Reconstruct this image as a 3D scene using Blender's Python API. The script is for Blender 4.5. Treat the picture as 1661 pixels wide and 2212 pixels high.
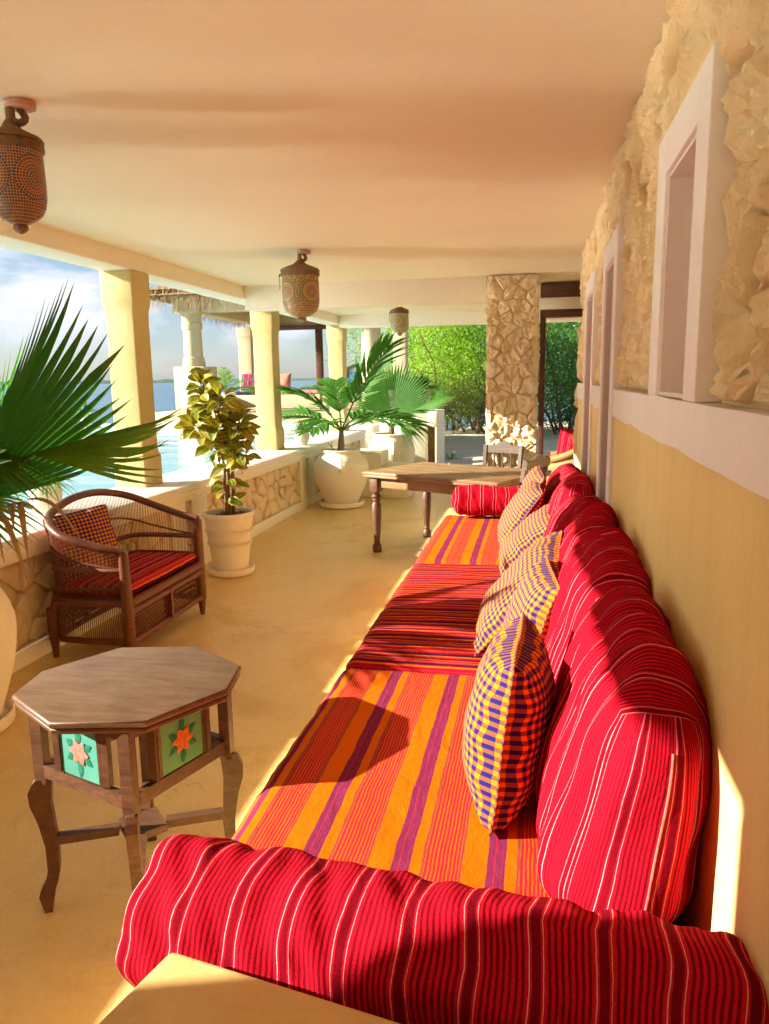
import bpy, bmesh, math, random
import numpy as np
from mathutils import Vector, Matrix, Euler, noise

R = math.radians
for o in list(bpy.data.objects):
    bpy.data.objects.remove(o)
scene = bpy.context.scene
C = scene.collection

# ------------------------------------------------------------------ camera
cam_d = bpy.data.cameras.new('camera')
cam = bpy.data.objects.new('camera', cam_d)
C.objects.link(cam)
scene.camera = cam
cam_d.sensor_fit = 'VERTICAL'
cam_d.sensor_height = 24.0
cam_d.lens = 24.0 * 1620 / 2212
cam_d.clip_start = 0.05
cam_d.clip_end = 60000
cam.matrix_world = (Matrix.Translation((0, 0, 1.6)) @ Matrix.Rotation(R(11.54), 4, 'Z')
                    @ Matrix.Rotation(R(90 - 10.08), 4, 'X') @ Matrix.Rotation(R(-0.9), 4, 'Z'))

# ------------------------------------------------------------------ sun and sky
SUN_TO = Vector((-1.0, -0.31, 0.416)).normalized()      # towards the sun: low, over the pool, behind the camera
sun_d = bpy.data.lights.new('sun', 'SUN')
sun_d.energy = 5.0
sun_d.angle = R(0.53)
sun_d.color = (1.0, 0.95, 0.82)
sun = bpy.data.objects.new('sun', sun_d)
C.objects.link(sun)
sun.rotation_euler = (-SUN_TO).to_track_quat('-Z', 'Y').to_euler()

world = bpy.data.worlds.new('World')
scene.world = world
world.use_nodes = True
wt = world.node_tree
wt.nodes.clear()


def nd(nt, typ, ins=None, **attrs):
    n = nt.nodes.new(typ)
    for k, v in attrs.items():
        setattr(n, k, v)
    for k, v in (ins or {}).items():
        s = n.inputs[k]
        if isinstance(v, bpy.types.NodeSocket):
            nt.links.new(v, s)
        else:
            s.default_value = v
    return n


def ramp(nt, fac, stops, interp='LINEAR'):
    n = nt.nodes.new('ShaderNodeValToRGB')
    cr = n.color_ramp
    cr.interpolation = interp
    while len(cr.elements) < len(stops):
        cr.elements.new(0.5)
    for e, (p, c) in zip(cr.elements, stops):
        e.position = p
        e.color = (*c, 1) if len(c) == 3 else c
    if fac is not None:
        nt.links.new(fac, n.inputs[0])
    return n.outputs[0]


def mth(nt, op, a, b=None, c=None, clamp=False):
    n = nt.nodes.new('ShaderNodeMath')
    n.operation = op
    n.use_clamp = clamp
    for i, v in enumerate((a, b, c)):
        if v is None:
            continue
        if isinstance(v, bpy.types.NodeSocket):
            nt.links.new(v, n.inputs[i])
        else:
            n.inputs[i].default_value = v
    return n.outputs[0]


def mixc(nt, fac, a, b, mode='MIX'):
    n = nt.nodes.new('ShaderNodeMix')
    n.data_type = 'RGBA'
    n.blend_type = mode
    for idx, v in ((0, fac), (6, a), (7, b)):
        if isinstance(v, bpy.types.NodeSocket):
            nt.links.new(v, n.inputs[idx])
        elif idx == 0:
            n.inputs[idx].default_value = v
        else:
            n.inputs[idx].default_value = (*v, 1) if len(v) == 3 else v
    return n.outputs[2]


sky = nd(wt, 'ShaderNodeTexSky')
sky.sky_type = 'NISHITA'
sky.sun_disc = False
sky.sun_elevation = math.asin(SUN_TO.z)
sky.sun_rotation = math.atan2(SUN_TO.x, SUN_TO.y)
sky.air_density = 1.0
sky.dust_density = 0.5
sky.ozone_density = 1.5
wgeo = nd(wt, 'ShaderNodeTexCoord')
wmap = nd(wt, 'ShaderNodeMapping', {'Vector': wgeo.outputs['Generated'], 'Scale': (1.0, 1.0, 2.6)})
wn = nd(wt, 'ShaderNodeTexNoise', {'Vector': wmap.outputs[0], 'Scale': 5.2, 'Detail': 8.0, 'Roughness': 0.56, 'Distortion': 0.25})
wsep = nd(wt, 'ShaderNodeSeparateXYZ', {'Vector': wgeo.outputs['Generated']})
cov = ramp(wt, wn.outputs[0], [(0.45, (0, 0, 0)), (0.575, (1, 1, 1))])
low = ramp(wt, wsep.outputs[2], [(0.0, (0.15,) * 3), (0.035, (0.2,) * 3), (0.075, (1,) * 3), (0.35, (0.8,) * 3), (0.7, (0.35,) * 3)])
cmask = mth(wt, 'MULTIPLY', cov, low)
wn2 = nd(wt, 'ShaderNodeTexNoise', {'Vector': wmap.outputs[0], 'Scale': 9.0, 'Detail': 6.0, 'Roughness': 0.6})
cloudc = mixc(wt, wn2.outputs[0], (5.2, 5.6, 6.4), (8.2, 8.2, 8.3))
skyc = mixc(wt, 0.28, sky.outputs[0], (2.8, 4.1, 6.6))       # thin high veil over the blue
skyc = mixc(wt, cmask, skyc, cloudc)
bg = nd(wt, 'ShaderNodeBackground', {'Color': skyc, 'Strength': 0.0415})
wout = nd(wt, 'ShaderNodeOutputWorld', {'Surface': bg.outputs[0]})

# ------------------------------------------------------------------ exposure, render
vs = scene.view_settings
vs.view_transform = 'Standard'
vs.look = 'None'
vs.exposure = 1.85
vs.gamma = 1.0
vs.use_curve_mapping = False
cy = scene.cycles
cy.use_denoising = True
cy.use_adaptive_sampling = True
cy.adaptive_threshold = 0.02
cy.max_bounces = 8
cy.diffuse_bounces = 6
cy.glossy_bounces = 4
cy.transparent_max_bounces = 8
cy.blur_glossy = 0.0
cy.sample_clamp_indirect = 25.0
cy.caustics_reflective = True

# ------------------------------------------------------------------ materials
M = {}


def newmat(name):
    m = bpy.data.materials.new(name)
    m.use_nodes = True
    m.node_tree.nodes.clear()
    M[name] = m
    return m, m.node_tree


def pbr(nt, col, rough=0.7, bump=None, bs=0.4, bd=0.01, spec=0.4, sheen=0.0, trans=None, metal=0.0, coat=0.0):
    p = nd(nt, 'ShaderNodeBsdfPrincipled', {'Roughness': rough, 'Specular IOR Level': spec, 'Metallic': metal})
    if isinstance(col, bpy.types.NodeSocket):
        nt.links.new(col, p.inputs['Base Color'])
    else:
        p.inputs['Base Color'].default_value = (*col, 1)
    if sheen:
        p.inputs['Sheen Weight'].default_value = sheen
        p.inputs['Sheen Roughness'].default_value = 0.4
    if coat:
        p.inputs['Coat Weight'].default_value = coat
        p.inputs['Coat Roughness'].default_value = 0.2
    if bump is not None:
        b = nd(nt, 'ShaderNodeBump', {'Height': bump, 'Strength': bs, 'Distance': bd})
        nt.links.new(b.outputs[0], p.inputs['Normal'])
    sh = p.outputs[0]
    if trans is not None:
        t = nd(nt, 'ShaderNodeBsdfTranslucent')
        if isinstance(trans[1], bpy.types.NodeSocket):
            nt.links.new(trans[1], t.inputs[0])
        else:
            t.inputs[0].default_value = (*trans[1], 1)
        mx = nd(nt, 'ShaderNodeMixShader', {0: trans[0], 1: sh, 2: t.outputs[0]})
        sh = mx.outputs[0]
    nd(nt, 'ShaderNodeOutputMaterial', {'Surface': sh})
    return p


def coord(nt, kind='Object', scale=(1, 1, 1)):
    t = nd(nt, 'ShaderNodeTexCoord')
    return nd(nt, 'ShaderNodeMapping', {'Vector': t.outputs[kind], 'Scale': scale}).outputs[0]


def wcoord(nt, scale=(1, 1, 1)):
    g = nd(nt, 'ShaderNodeNewGeometry')
    return nd(nt, 'ShaderNodeMapping', {'Vector': g.outputs['Position'], 'Scale': scale}).outputs[0]


def nz(nt, v, scale, detail=4, rough=0.55, dist=0.0):
    return nd(nt, 'ShaderNodeTexNoise', {'Vector': v, 'Scale': scale, 'Detail': detail, 'Roughness': rough, 'Distortion': dist}).outputs[0]


def plaster(name, c1, c2, c3=None, rough=0.75, scale=1.5, fine=0.15, spec=0.25, crack=0.0, streak=0.12, stain=None):
    """hand-trowelled lime plaster: large blotches, a few stains, fine grain"""
    m, nt = newmat(name)
    v = wcoord(nt)
    a = nz(nt, v, scale, 6, 0.6, 0.4)
    col = ramp(nt, a, [(0.3, c1), (0.7, c2)])
    if c3:
        b = nz(nt, v, scale * 2.3, 8, 0.65, 1.0)
        col = mixc(nt, ramp(nt, b, [(0.55, (0, 0, 0)), (0.75, (0.75,) * 3)]), col, c3)
    if stain:
        sn = nz(nt, v, 0.75, 9, 0.68, 1.2)
        col = mixc(nt, ramp(nt, sn, [(0.52, (0,) * 3), (0.60, (0.55,) * 3), (0.78, (0.85,) * 3)]), col, stain)
        sc = nz(nt, nd(nt, 'ShaderNodeMapping', {'Vector': v, 'Rotation': (0, 0, 0.5), 'Scale': (1.0, 7.0, 1)}).outputs[0], 3.5, 7, 0.7, 0.5)
        col = mixc(nt, ramp(nt, sc, [(0.60, (0,) * 3), (0.72, (0.4,) * 3)]), col, (0.84, 0.70, 0.42))
    f = nz(nt, v, 60, 4, 0.6)
    col = mixc(nt, fine, col, mixc(nt, 1.0, col, ramp(nt, f, [(0.3, (0.6,) * 3), (0.7, (1.25,) * 3)]), 'MULTIPLY'))
    sk = nz(nt, nd(nt, 'ShaderNodeMapping', {'Vector': v, 'Scale': (5.0, 5.0, 0.7)}).outputs[0], 2.2, 6, 0.65, 0.6)
    col = mixc(nt, streak, col, mixc(nt, 1.0, col, ramp(nt, sk, [(0.28, (0.80, 0.74, 0.68)), (0.5, (1.0, 1.0, 1.0)), (0.75, (1.08, 1.06, 1.04))]), 'MULTIPLY'))
    ck = nd(nt, 'ShaderNodeTexVoronoi', {'Vector': nd(nt, 'ShaderNodeVectorMath', {0: v, 1: nd(nt, 'ShaderNodeTexNoise', {'Vector': v, 'Scale': 2.5, 'Detail': 6.0}).outputs[1]}, operation='ADD').outputs[0], 'Scale': 0.9}, feature='DISTANCE_TO_EDGE').outputs[0]
    ckm = mth(nt, 'MULTIPLY', mth(nt, 'LESS_THAN', ck, 0.0028), mth(nt, 'GREATER_THAN', nz(nt, v, 0.8, 3), 0.52))
    col = mixc(nt, mth(nt, 'MULTIPLY', ckm, crack), col, mixc(nt, 1.0, col, (0.45, 0.36, 0.28), 'MULTIPLY'))
    h = mth(nt, 'ADD', mth(nt, 'MULTIPLY', nz(nt, v, 6, 4, 0.6), 1.0), mth(nt, 'ADD', mth(nt, 'MULTIPLY', f, 0.12), mth(nt, 'MULTIPLY', sk, 0.5 * streak)))
    r = mth(nt, 'ADD', mth(nt, 'MULTIPLY', a, 0.25), rough - 0.12)
    pbr(nt, col, r, h, 0.35, 0.012, spec)
    return m


plaster('floor_plaster', (0.70, 0.48, 0.175), (0.78, 0.59, 0.26), (0.81, 0.65, 0.36), rough=0.40, scale=1.3, fine=0.16, spec=0.35, crack=0.4, streak=0.35, stain=(0.60, 0.35, 0.095))
plaster('ceiling_plaster', (0.83, 0.74, 0.53), (0.85, 0.77, 0.58), None, rough=0.6, scale=0.7, fine=0.06, streak=0.06)
plaster('beam_plaster', (0.83, 0.77, 0.63), (0.85, 0.80, 0.68), None, rough=0.7, scale=0.9, fine=0.08)
plaster('column_plaster', (0.53, 0.41, 0.16), (0.59, 0.49, 0.25), (0.46, 0.33, 0.11), rough=0.8, scale=3.0, fine=0.15)
plaster('cream_plaster', (0.81, 0.73, 0.55), (0.83, 0.76, 0.60), (0.77, 0.65, 0.46), rough=0.75, scale=1.6, fine=0.12)
plaster('white_plaster', (0.78, 0.74, 0.64), (0.80, 0.76, 0.68), (0.70, 0.64, 0.54), rough=0.7, scale=2.2, fine=0.12)
plaster('ochre_plaster', (0.75, 0.55, 0.20), (0.80, 0.62, 0.26), (0.78, 0.60, 0.28), rough=0.65, scale=1.8, fine=0.10, streak=0.3)
plaster('trim_plaster', (0.82, 0.76, 0.70), (0.84, 0.79, 0.73), None, rough=0.7, scale=2.0, fine=0.06)
plaster('reveal_plaster', (0.74, 0.64, 0.57), (0.77, 0.68, 0.61), None, rough=0.75, scale=2.0, fine=0.05)
plaster('pot_plaster', (0.80, 0.73, 0.58), (0.83, 0.77, 0.64), (0.76, 0.66, 0.49), rough=0.75, scale=4.0, fine=0.1)
plaster('gazebo_plaster', (0.54, 0.43, 0.25), (0.58, 0.48, 0.30), None, rough=0.75, scale=1.5, fine=0.06)
plaster('ledge_plaster', (0.62, 0.40, 0.13), (0.70, 0.49, 0.20), (0.56, 0.32, 0.09), rough=0.5, scale=3.0, fine=0.12, spec=0.4)
plaster('mortar', (0.58, 0.40, 0.20), (0.68, 0.50, 0.28), (0.40, 0.24, 0.11), rough=0.95, scale=9.0, fine=0.5)


def stone_mat(name, c1, c2, c3, dark=(0.26, 0.14, 0.055), bd=0.016):
    """coral rag: creamy, pitted, with fossil ribs and rusty pockets"""
    m, nt = newmat(name)
    v = wcoord(nt)
    inf = nd(nt, 'ShaderNodeObjectInfo')
    off = nd(nt, 'ShaderNodeVectorMath', {0: v, 1: nd(nt, 'ShaderNodeCombineXYZ', {0: mth(nt, 'MULTIPLY', inf.outputs['Random'], 9.0), 2: mth(nt, 'MULTIPLY', inf.outputs['Random'], 5.0)}).outputs[0]}, operation='ADD').outputs[0]
    a = nz(nt, off, 8, 8, 0.65, 0.6)
    b = nz(nt, off, 34, 8, 0.72, 0.3)
    rib = nz(nt, nd(nt, 'ShaderNodeMapping', {'Vector': off, 'Rotation': (0.3, 0.2, 0.1), 'Scale': (1.0, 1.0, 0.22)}).outputs[0], 48, 4, 0.6, 0.2)
    pore = nd(nt, 'ShaderNodeTexVoronoi', {'Vector': off, 'Scale': 70.0}).outputs['Distance']
    col = ramp(nt, a, [(0.28, c1), (0.5, c2), (0.72, c3)])
    tint = ramp(nt, inf.outputs['Random'], [(0, (0.90, 0.85, 0.77)), (0.5, (1, 1, 1)), (1, (1.06, 1.02, 0.98))])
    col = mixc(nt, 1.0, col, tint, 'MULTIPLY')
    col = mixc(nt, ramp(nt, b, [(0.29, (0.6,) * 3), (0.355, (0,) * 3)]), col, dark)
    col = mixc(nt, ramp(nt, nz(nt, v, 5.0, 6, 0.7, 1.0), [(0.60, (0,) * 3), (0.76, (0.30,) * 3)]), col, (0.66, 0.40, 0.16))
    b2 = nz(nt, nd(nt, 'ShaderNodeMapping', {'Vector': off, 'Scale': (1.0, 1.0, 0.5)}).outputs[0], 85, 6, 0.75, 0.4)
    col = mixc(nt, ramp(nt, b2, [(0.31, (0.5,) * 3), (0.39, (0,) * 3)]), col, (0.56, 0.35, 0.15))
    col = mixc(nt, ramp(nt, b2, [(0.58, (0,) * 3), (0.72, (0.5,) * 3)]), col, (0.90, 0.80, 0.60))
    h = mth(nt, 'ADD', mth(nt, 'ADD', mth(nt, 'MULTIPLY', b, 1.3), mth(nt, 'MULTIPLY', b2, 0.8)), mth(nt, 'ADD', mth(nt, 'MULTIPLY', rib, 0.7), mth(nt, 'MULTIPLY', pore, 0.25)))
    pbr(nt, col, 0.92, h, 0.6, bd, 0.15)


stone_mat('coral_stone', (0.80, 0.58, 0.29), (0.87, 0.69, 0.39), (0.90, 0.79, 0.53))
stone_mat('pillar_stone', (0.73, 0.56, 0.32), (0.82, 0.68, 0.44), (0.87, 0.77, 0.56))
stone_mat('panel_stone', (0.68, 0.50, 0.28), (0.76, 0.60, 0.37), (0.80, 0.66, 0.45), (0.24, 0.10, 0.04))


def wood(name, c1, c2, c3, rough=0.5, scale=(1, 12, 12), ring=5.0, coat=0.0):
    m, nt = newmat(name)
    v = coord(nt, 'Object', scale)
    a = nz(nt, v, ring, 6, 0.6, 0.8)
    b = nz(nt, v, ring * 7, 3, 0.5)
    w = nz(nt, coord(nt, 'Object'), 3.0, 5, 0.6, 0.5)
    col = ramp(nt, a, [(0.25, c1), (0.5, c2), (0.75, c3)])
    col = mixc(nt, mth(nt, 'MULTIPLY', b, 0.45), col, c1)
    col = mixc(nt, ramp(nt, w, [(0.45, (0,) * 3), (0.75, (0.55,) * 3)]), col, c3)
    pbr(nt, col, mth(nt, 'ADD', mth(nt, 'MULTIPLY', w, 0.3), rough - 0.15), mth(nt, 'ADD', a, b), 0.25, 0.004, 0.4, coat=coat)


wood('wood_mahogany', (0.050, 0.020, 0.010), (0.105, 0.042, 0.018), (0.17, 0.075, 0.032), 0.45)
wood('wood_top', (0.085, 0.042, 0.020), (0.14, 0.075, 0.040), (0.20, 0.125, 0.075), 0.42, (1, 7, 7))
wood('wood_dining', (0.17, 0.085, 0.035), (0.26, 0.14, 0.062), (0.36, 0.22, 0.11), 0.38)
wood('wood_chair', (0.06, 0.034, 0.02), (0.10, 0.062, 0.038), (0.15, 0.10, 0.066), 0.5)
wood('wood_lintel', (0.06, 0.02, 0.010), (0.10, 0.035, 0.016), (0.14, 0.055, 0.025), 0.5)
wood('wicker_dark', (0.075, 0.018, 0.007), (0.145, 0.038, 0.013), (0.22, 0.070, 0.026), 0.42, (20, 20, 20), 3.0)
wood('wicker_light', (0.26, 0.12, 0.03), (0.36, 0.18, 0.055), (0.44, 0.24, 0.085), 0.55, (30, 30, 30), 3.0)
wood('bark', (0.10, 0.065, 0.04), (0.19, 0.13, 0.085), (0.28, 0.21, 0.15), 0.9, (14, 14, 2), 3.0)
wood('bark_dark', (0.05, 0.03, 0.02), (0.10, 0.07, 0.045), (0.16, 0.115, 0.08), 0.9, (14, 14, 2), 3.0)
wood('stem_brown', (0.10, 0.05, 0.03), (0.16, 0.085, 0.05), (0.22, 0.13, 0.08), 0.75, (20, 20, 3), 3.0)
wood('thatch', (0.13, 0.075, 0.03), (0.28, 0.17, 0.07), (0.42, 0.28, 0.13), 0.9, (10, 10, 1.5), 4.0)
wood('brass', (0.10, 0.048, 0.016), (0.17, 0.085, 0.028), (0.26, 0.14, 0.05), 0.5, (6, 6, 6), 4.0)


def fabric(name, axis, period, stops, second=None, fade=0.10):
    """woven cloth: stripes follow the cloth's own UV (metres); axis 0/1 picks across which way"""
    m, nt = newmat(name)
    t = nd(nt, 'ShaderNodeTexCoord')
    uv = t.outputs['UV']
    sep = nd(nt, 'ShaderNodeSeparateXYZ', {'Vector': uv})
    s = sep.outputs[axis]
    wob = nz(nt, uv, 9, 3, 0.5)
    s = mth(nt, 'ADD', s, mth(nt, 'MULTIPLY', mth(nt, 'SUBTRACT', wob, 0.5), 0.010))
    fr = mth(nt, 'FRACT', mth(nt, 'DIVIDE', s, period))
    col = ramp(nt, fr, stops, 'CONSTANT')
    thr = nd(nt, 'ShaderNodeTexNoise', {'Vector': nd(nt, 'ShaderNodeMapping', {'Vector': uv, 'Scale': (1, 1, 1)}).outputs[0], 'Scale': 300.0, 'Detail': 2.0}).outputs[0]
    col = mixc(nt, 0.5, col, mixc(nt, 1.0, col, ramp(nt, thr, [(0.3, (0.55,) * 3), (0.7, (1.4,) * 3)]), 'MULTIPLY'))
    big = nz(nt, uv, 5, 5, 0.6, 0.4)
    cre = mth(nt, 'ABSOLUTE', mth(nt, 'SUBTRACT', nz(nt, nd(nt, 'ShaderNodeMapping', {'Vector': uv, 'Scale': (1.0, 0.45, 1)}).outputs[0], 13, 4, 0.55, 0.8), 0.5))
    h = mth(nt, 'ADD', mth(nt, 'MULTIPLY', thr, 0.12), mth(nt, 'ADD', mth(nt, 'MULTIPLY', big, 0.9), mth(nt, 'MULTIPLY', cre, -0.9)))
    pbr(nt, col, 0.95, h, 0.45, 0.014, 0.04)
    return m


RED, DRED, PINK = (0.50, 0.006, 0.018), (0.17, 0.002, 0.009), (0.72, 0.34, 0.32)
st = [(0.0, PINK), (0.013, RED), (0.05, DRED), (0.19, RED), (0.225, PINK), (0.238, RED)]
p = 0.30
while p < 0.97:
    st += [(p, DRED), (p + 0.046, RED)]
    p += 0.098
fabric('red_stripe', 0, 0.098, st)
ORA, PUR, ROS, OLI, YEL = (0.66, 0.125, 0.002), (0.19, 0.022, 0.070), (0.44, 0.020, 0.032), (0.24, 0.11, 0.02), (0.70, 0.24, 0.01)
st = [(0.0, ORA), (0.12, PUR), (0.19, ROS), (0.20, PUR), (0.27, ROS), (0.276, PUR), (0.31, ORA), (0.42, OLI), (0.435, ROS), (0.45, OLI), (0.465, ROS)]
p = 0.50
while p < 0.80:
    st += [(p, ORA), (p + 0.014, ROS)]
    p += 0.042
st += [(0.83, OLI), (0.845, ROS), (0.86, OLI), (0.875, ORA)]
fabric('kikoy_stripe', 0, 0.215, st)
CR, DP = (0.36, 0.005, 0.02), (0.065, 0.005, 0.028)
st = [(0.0, CR), (0.10, ORA), (0.16, CR), (0.19, DP), (0.27, ROS), (0.33, OLI), (0.36, CR), (0.44, ORA), (0.47, CR), (0.50, DP), (0.55, CR),
      (0.63, OLI), (0.65, ORA), (0.70, DP), (0.82, CR), (0.88, ROS), (0.93, ORA), (0.96, CR)]
fabric('kikoy_cross', 1, 0.19, st)
fabric('settee_stripe', 0, 0.15, [(0.0, ROS), (0.10, ORA), (0.16, CR), (0.28, DP), (0.42, ORA), (0.48, ROS), (0.62, OLI), (0.65, CR), (0.76, ORA), (0.80, DP), (0.86, CR)])
fabric('plaid_red', 0, 0.16, [(0.0, (0.45, 0.02, 0.06)), (0.3, (0.02, 0.02, 0.03)), (0.45, (0.05, 0.20, 0.35)), (0.6, (0.5, 0.03, 0.10)), (0.85, (0.03, 0.03, 0.04))])
fabric('weave_pink', 0, 0.05, [(0.0, (0.62, 0.32, 0.24)), (0.35, (0.25, 0.09, 0.07)), (0.55, (0.70, 0.45, 0.35)), (0.8, (0.35, 0.13, 0.10))])
fabric('plaid_blue', 1, 0.13, [(0.0, (0.02, 0.14, 0.42)), (0.4, (0.02, 0.02, 0.05)), (0.55, (0.10, 0.35, 0.60)), (0.75, (0.05, 0.05, 0.10))])
fabric('cloth_navy', 0, 0.3, [(0.0, (0.03, 0.045, 0.075)), (0.9, (0.05, 0.07, 0.10))])


def gingham(name, per=0.0235, a=(0.70, 0.21, 0.006), b=(0.020, 0.010, 0.125), mid=(0.20, 0.075, 0.034)):
    m, nt = newmat(name)
    t = nd(nt, 'ShaderNodeTexCoord')
    uv = t.outputs['UV']
    sep = nd(nt, 'ShaderNodeSeparateXYZ', {'Vector': uv})
    sx = mth(nt, 'GREATER_THAN', mth(nt, 'FRACT', mth(nt, 'DIVIDE', sep.outputs[0], per)), 0.5)
    sy = mth(nt, 'GREATER_THAN', mth(nt, 'FRACT', mth(nt, 'DIVIDE', sep.outputs[1], per)), 0.5)
    s = mth(nt, 'MULTIPLY', mth(nt, 'ADD', sx, sy), 0.5)
    col = ramp(nt, s, [(0.0, a), (0.25, mid), (0.75, b)], 'CONSTANT')
    thr = nz(nt, uv, 500, 2)
    col = mixc(nt, 0.3, col, mixc(nt, 1.0, col, ramp(nt, thr, [(0.3, (0.6,) * 3), (0.7, (1.4,) * 3)]), 'MULTIPLY'))
    h = mth(nt, 'ADD', mth(nt, 'MULTIPLY', thr, 0.15), nz(nt, uv, 7, 4, 0.6, 0.5))
    pbr(nt, col, 0.85, h, 0.35, 0.012, 0.10)


gingham('check_cloth')


def leaf_mat(name, base, edge, tip, tr, rough=0.38, rib=0.0, trans=0.35):
    m, nt = newmat(name)
    t = nd(nt, 'ShaderNodeTexCoord')
    sep = nd(nt, 'ShaderNodeSeparateXYZ', {'Vector': t.outputs['UV']})
    n1 = nz(nt, t.outputs['Object'], 9, 5, 0.6)
    inf = nd(nt, 'ShaderNodeObjectInfo')
    col = ramp(nt, mth(nt, 'ADD', n1, mth(nt, 'MULTIPLY', mth(nt, 'SUBTRACT', inf.outputs['Random'], 0.5), 0.25)), [(0.3, base), (0.75, edge)])
    tf = mth(nt, 'ADD', sep.outputs[1], mth(nt, 'MULTIPLY', mth(nt, 'SUBTRACT', n1, 0.5), 0.25))
    col = mixc(nt, ramp(nt, tf, [(0.86, (0,) * 3), (1.02, (0.9,) * 3)]), col, tip)
    wv = mth(nt, 'ABSOLUTE', mth(nt, 'SUBTRACT', mth(nt, 'FRACT', mth(nt, 'MULTIPLY', sep.outputs[0], 6.0)), 0.5))
    pbr(nt, col, rough, wv, 0.25 + rib, 0.003, 0.30, trans=(trans, tr))


leaf_mat('fan_leaf', (0.012, 0.055, 0.016), (0.034, 0.105, 0.022), (0.32, 0.15, 0.04), (0.07, 0.30, 0.02), 0.42, 0.3, 0.28)
leaf_mat('fan_leaf_old', (0.030, 0.11, 0.012), (0.10, 0.21, 0.016), (0.46, 0.14, 0.02), (0.26, 0.50, 0.03), 0.45, 0.3, 0.36)
leaf_mat('feather_leaf', (0.022, 0.095, 0.010), (0.065, 0.185, 0.015), (0.25, 0.22, 0.03), (0.12, 0.46, 0.03), 0.58, 0.2, 0.30)
leaf_mat('strap_leaf', (0.035, 0.13, 0.03), (0.10, 0.24, 0.06), (0.30, 0.28, 0.06), (0.15, 0.45, 0.05), 0.42)
leaf_mat('brom_leaf', (0.12, 0.035, 0.05), (0.10, 0.13, 0.04), (0.30, 0.05, 0.06), (0.35, 0.12, 0.08), 0.42)
leaf_mat('dark_leaf', (0.014, 0.055, 0.020), (0.030, 0.095, 0.030), (0.10, 0.10, 0.03), (0.05, 0.22, 0.03), 0.40)
leaf_mat('dry_leaf', (0.34, 0.19, 0.07), (0.50, 0.32, 0.14), (0.30, 0.14, 0.05), (0.50, 0.30, 0.12), 0.7)
leaf_mat('palm_pale', (0.10, 0.22, 0.06), (0.20, 0.34, 0.11), (0.35, 0.36, 0.14), (0.30, 0.55, 0.12), 0.4)


def tree_leaf(name, a, b, c, tr):
    m, nt = newmat(name)
    v = wcoord(nt)
    n1 = nz(nt, v, 0.9, 3, 0.6)
    n2 = nz(nt, v, 17, 2, 0.5)
    col = ramp(nt, mth(nt, 'ADD', mth(nt, 'MULTIPLY', n1, 0.55), mth(nt, 'MULTIPLY', n2, 0.5)), [(0.3, a), (0.52, b), (0.75, c)])
    pbr(nt, col, 0.45, None, spec=0.4, trans=(0.38, tr))


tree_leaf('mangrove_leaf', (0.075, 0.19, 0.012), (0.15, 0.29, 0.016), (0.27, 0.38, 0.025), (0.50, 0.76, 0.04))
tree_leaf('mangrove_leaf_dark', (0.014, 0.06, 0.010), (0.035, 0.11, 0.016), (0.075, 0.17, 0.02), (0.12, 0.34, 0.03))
tree_leaf('scrub_leaf', (0.15, 0.16, 0.04), (0.24, 0.25, 0.07), (0.33, 0.30, 0.12), (0.35, 0.38, 0.10))

# croton leaf: green blade with a yellow net of veins
m, nt = newmat('croton_leaf')
t = nd(nt, 'ShaderNodeTexCoord')
sep = nd(nt, 'ShaderNodeSeparateXYZ', {'Vector': t.outputs['UV']})
inf = nd(nt, 'ShaderNodeObjectInfo')
du = mth(nt, 'ABSOLUTE', mth(nt, 'SUBTRACT', sep.outputs[0], 0.5))
vein = mth(nt, 'FRACT', mth(nt, 'SUBTRACT', mth(nt, 'MULTIPLY', sep.outputs[1], 9.0), mth(nt, 'MULTIPLY', du, 5.0)))
vein = mth(nt, 'LESS_THAN', vein, 0.17)
midr = mth(nt, 'LESS_THAN', du, 0.03)
marg = mth(nt, 'GREATER_THAN', mth(nt, 'ADD', du, mth(nt, 'MULTIPLY', nz(nt, t.outputs['Object'], 60, 3), 0.12)), 0.475)
vm = mth(nt, 'MAXIMUM', vein, mth(nt, 'MAXIMUM', midr, marg))
grn = ramp(nt, inf.outputs['Random'], [(0.0, (0.022, 0.080, 0.010)), (0.55, (0.075, 0.130, 0.010)), (0.85, (0.24, 0.21, 0.012)), (1.0, (0.08, 0.09, 0.02))])
ylw = ramp(nt, inf.outputs['Random'], [(0.0, (0.46, 0.40, 0.03)), (0.7, (0.66, 0.45, 0.02)), (1.0, (0.40, 0.27, 0.06))])
col = mixc(nt, vm, grn, ylw)
pbr(nt, col, 0.35, vm, 0.15, 0.002, 0.45, trans=(0.28, mixc(nt, vm, (0.25, 0.32, 0.02), (0.75, 0.55, 0.03))))

# pool water, sea
m, nt = newmat('pool_water')
v = wcoord(nt)
rip = nz(nt, nd(nt, 'ShaderNodeMapping', {'Vector': v, 'Scale': (0.8, 1.6, 1)}).outputs[0], 4.5, 3, 0.5, 0.3)
dep = nz(nt, v, 0.35, 3, 0.5, 0.4)
col = ramp(nt, dep, [(0.3, (0.15, 0.37, 0.40)), (0.7, (0.25, 0.46, 0.47))])
pbr(nt, col, 0.125, rip, 0.07, 0.02, 0.8)
m, nt = newmat('sea_water')
v = wcoord(nt)
w1 = nz(nt, nd(nt, 'ShaderNodeMapping', {'Vector': v, 'Scale': (0.35, 1.0, 1)}).outputs[0], 0.8, 6, 0.6, 0.3)
pbr(nt, ramp(nt, w1, [(0.35, (0.035, 0.10, 0.17)), (0.65, (0.10, 0.20, 0.28))]), 0.22, w1, 0.9, 0.5, 0.5)

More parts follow.
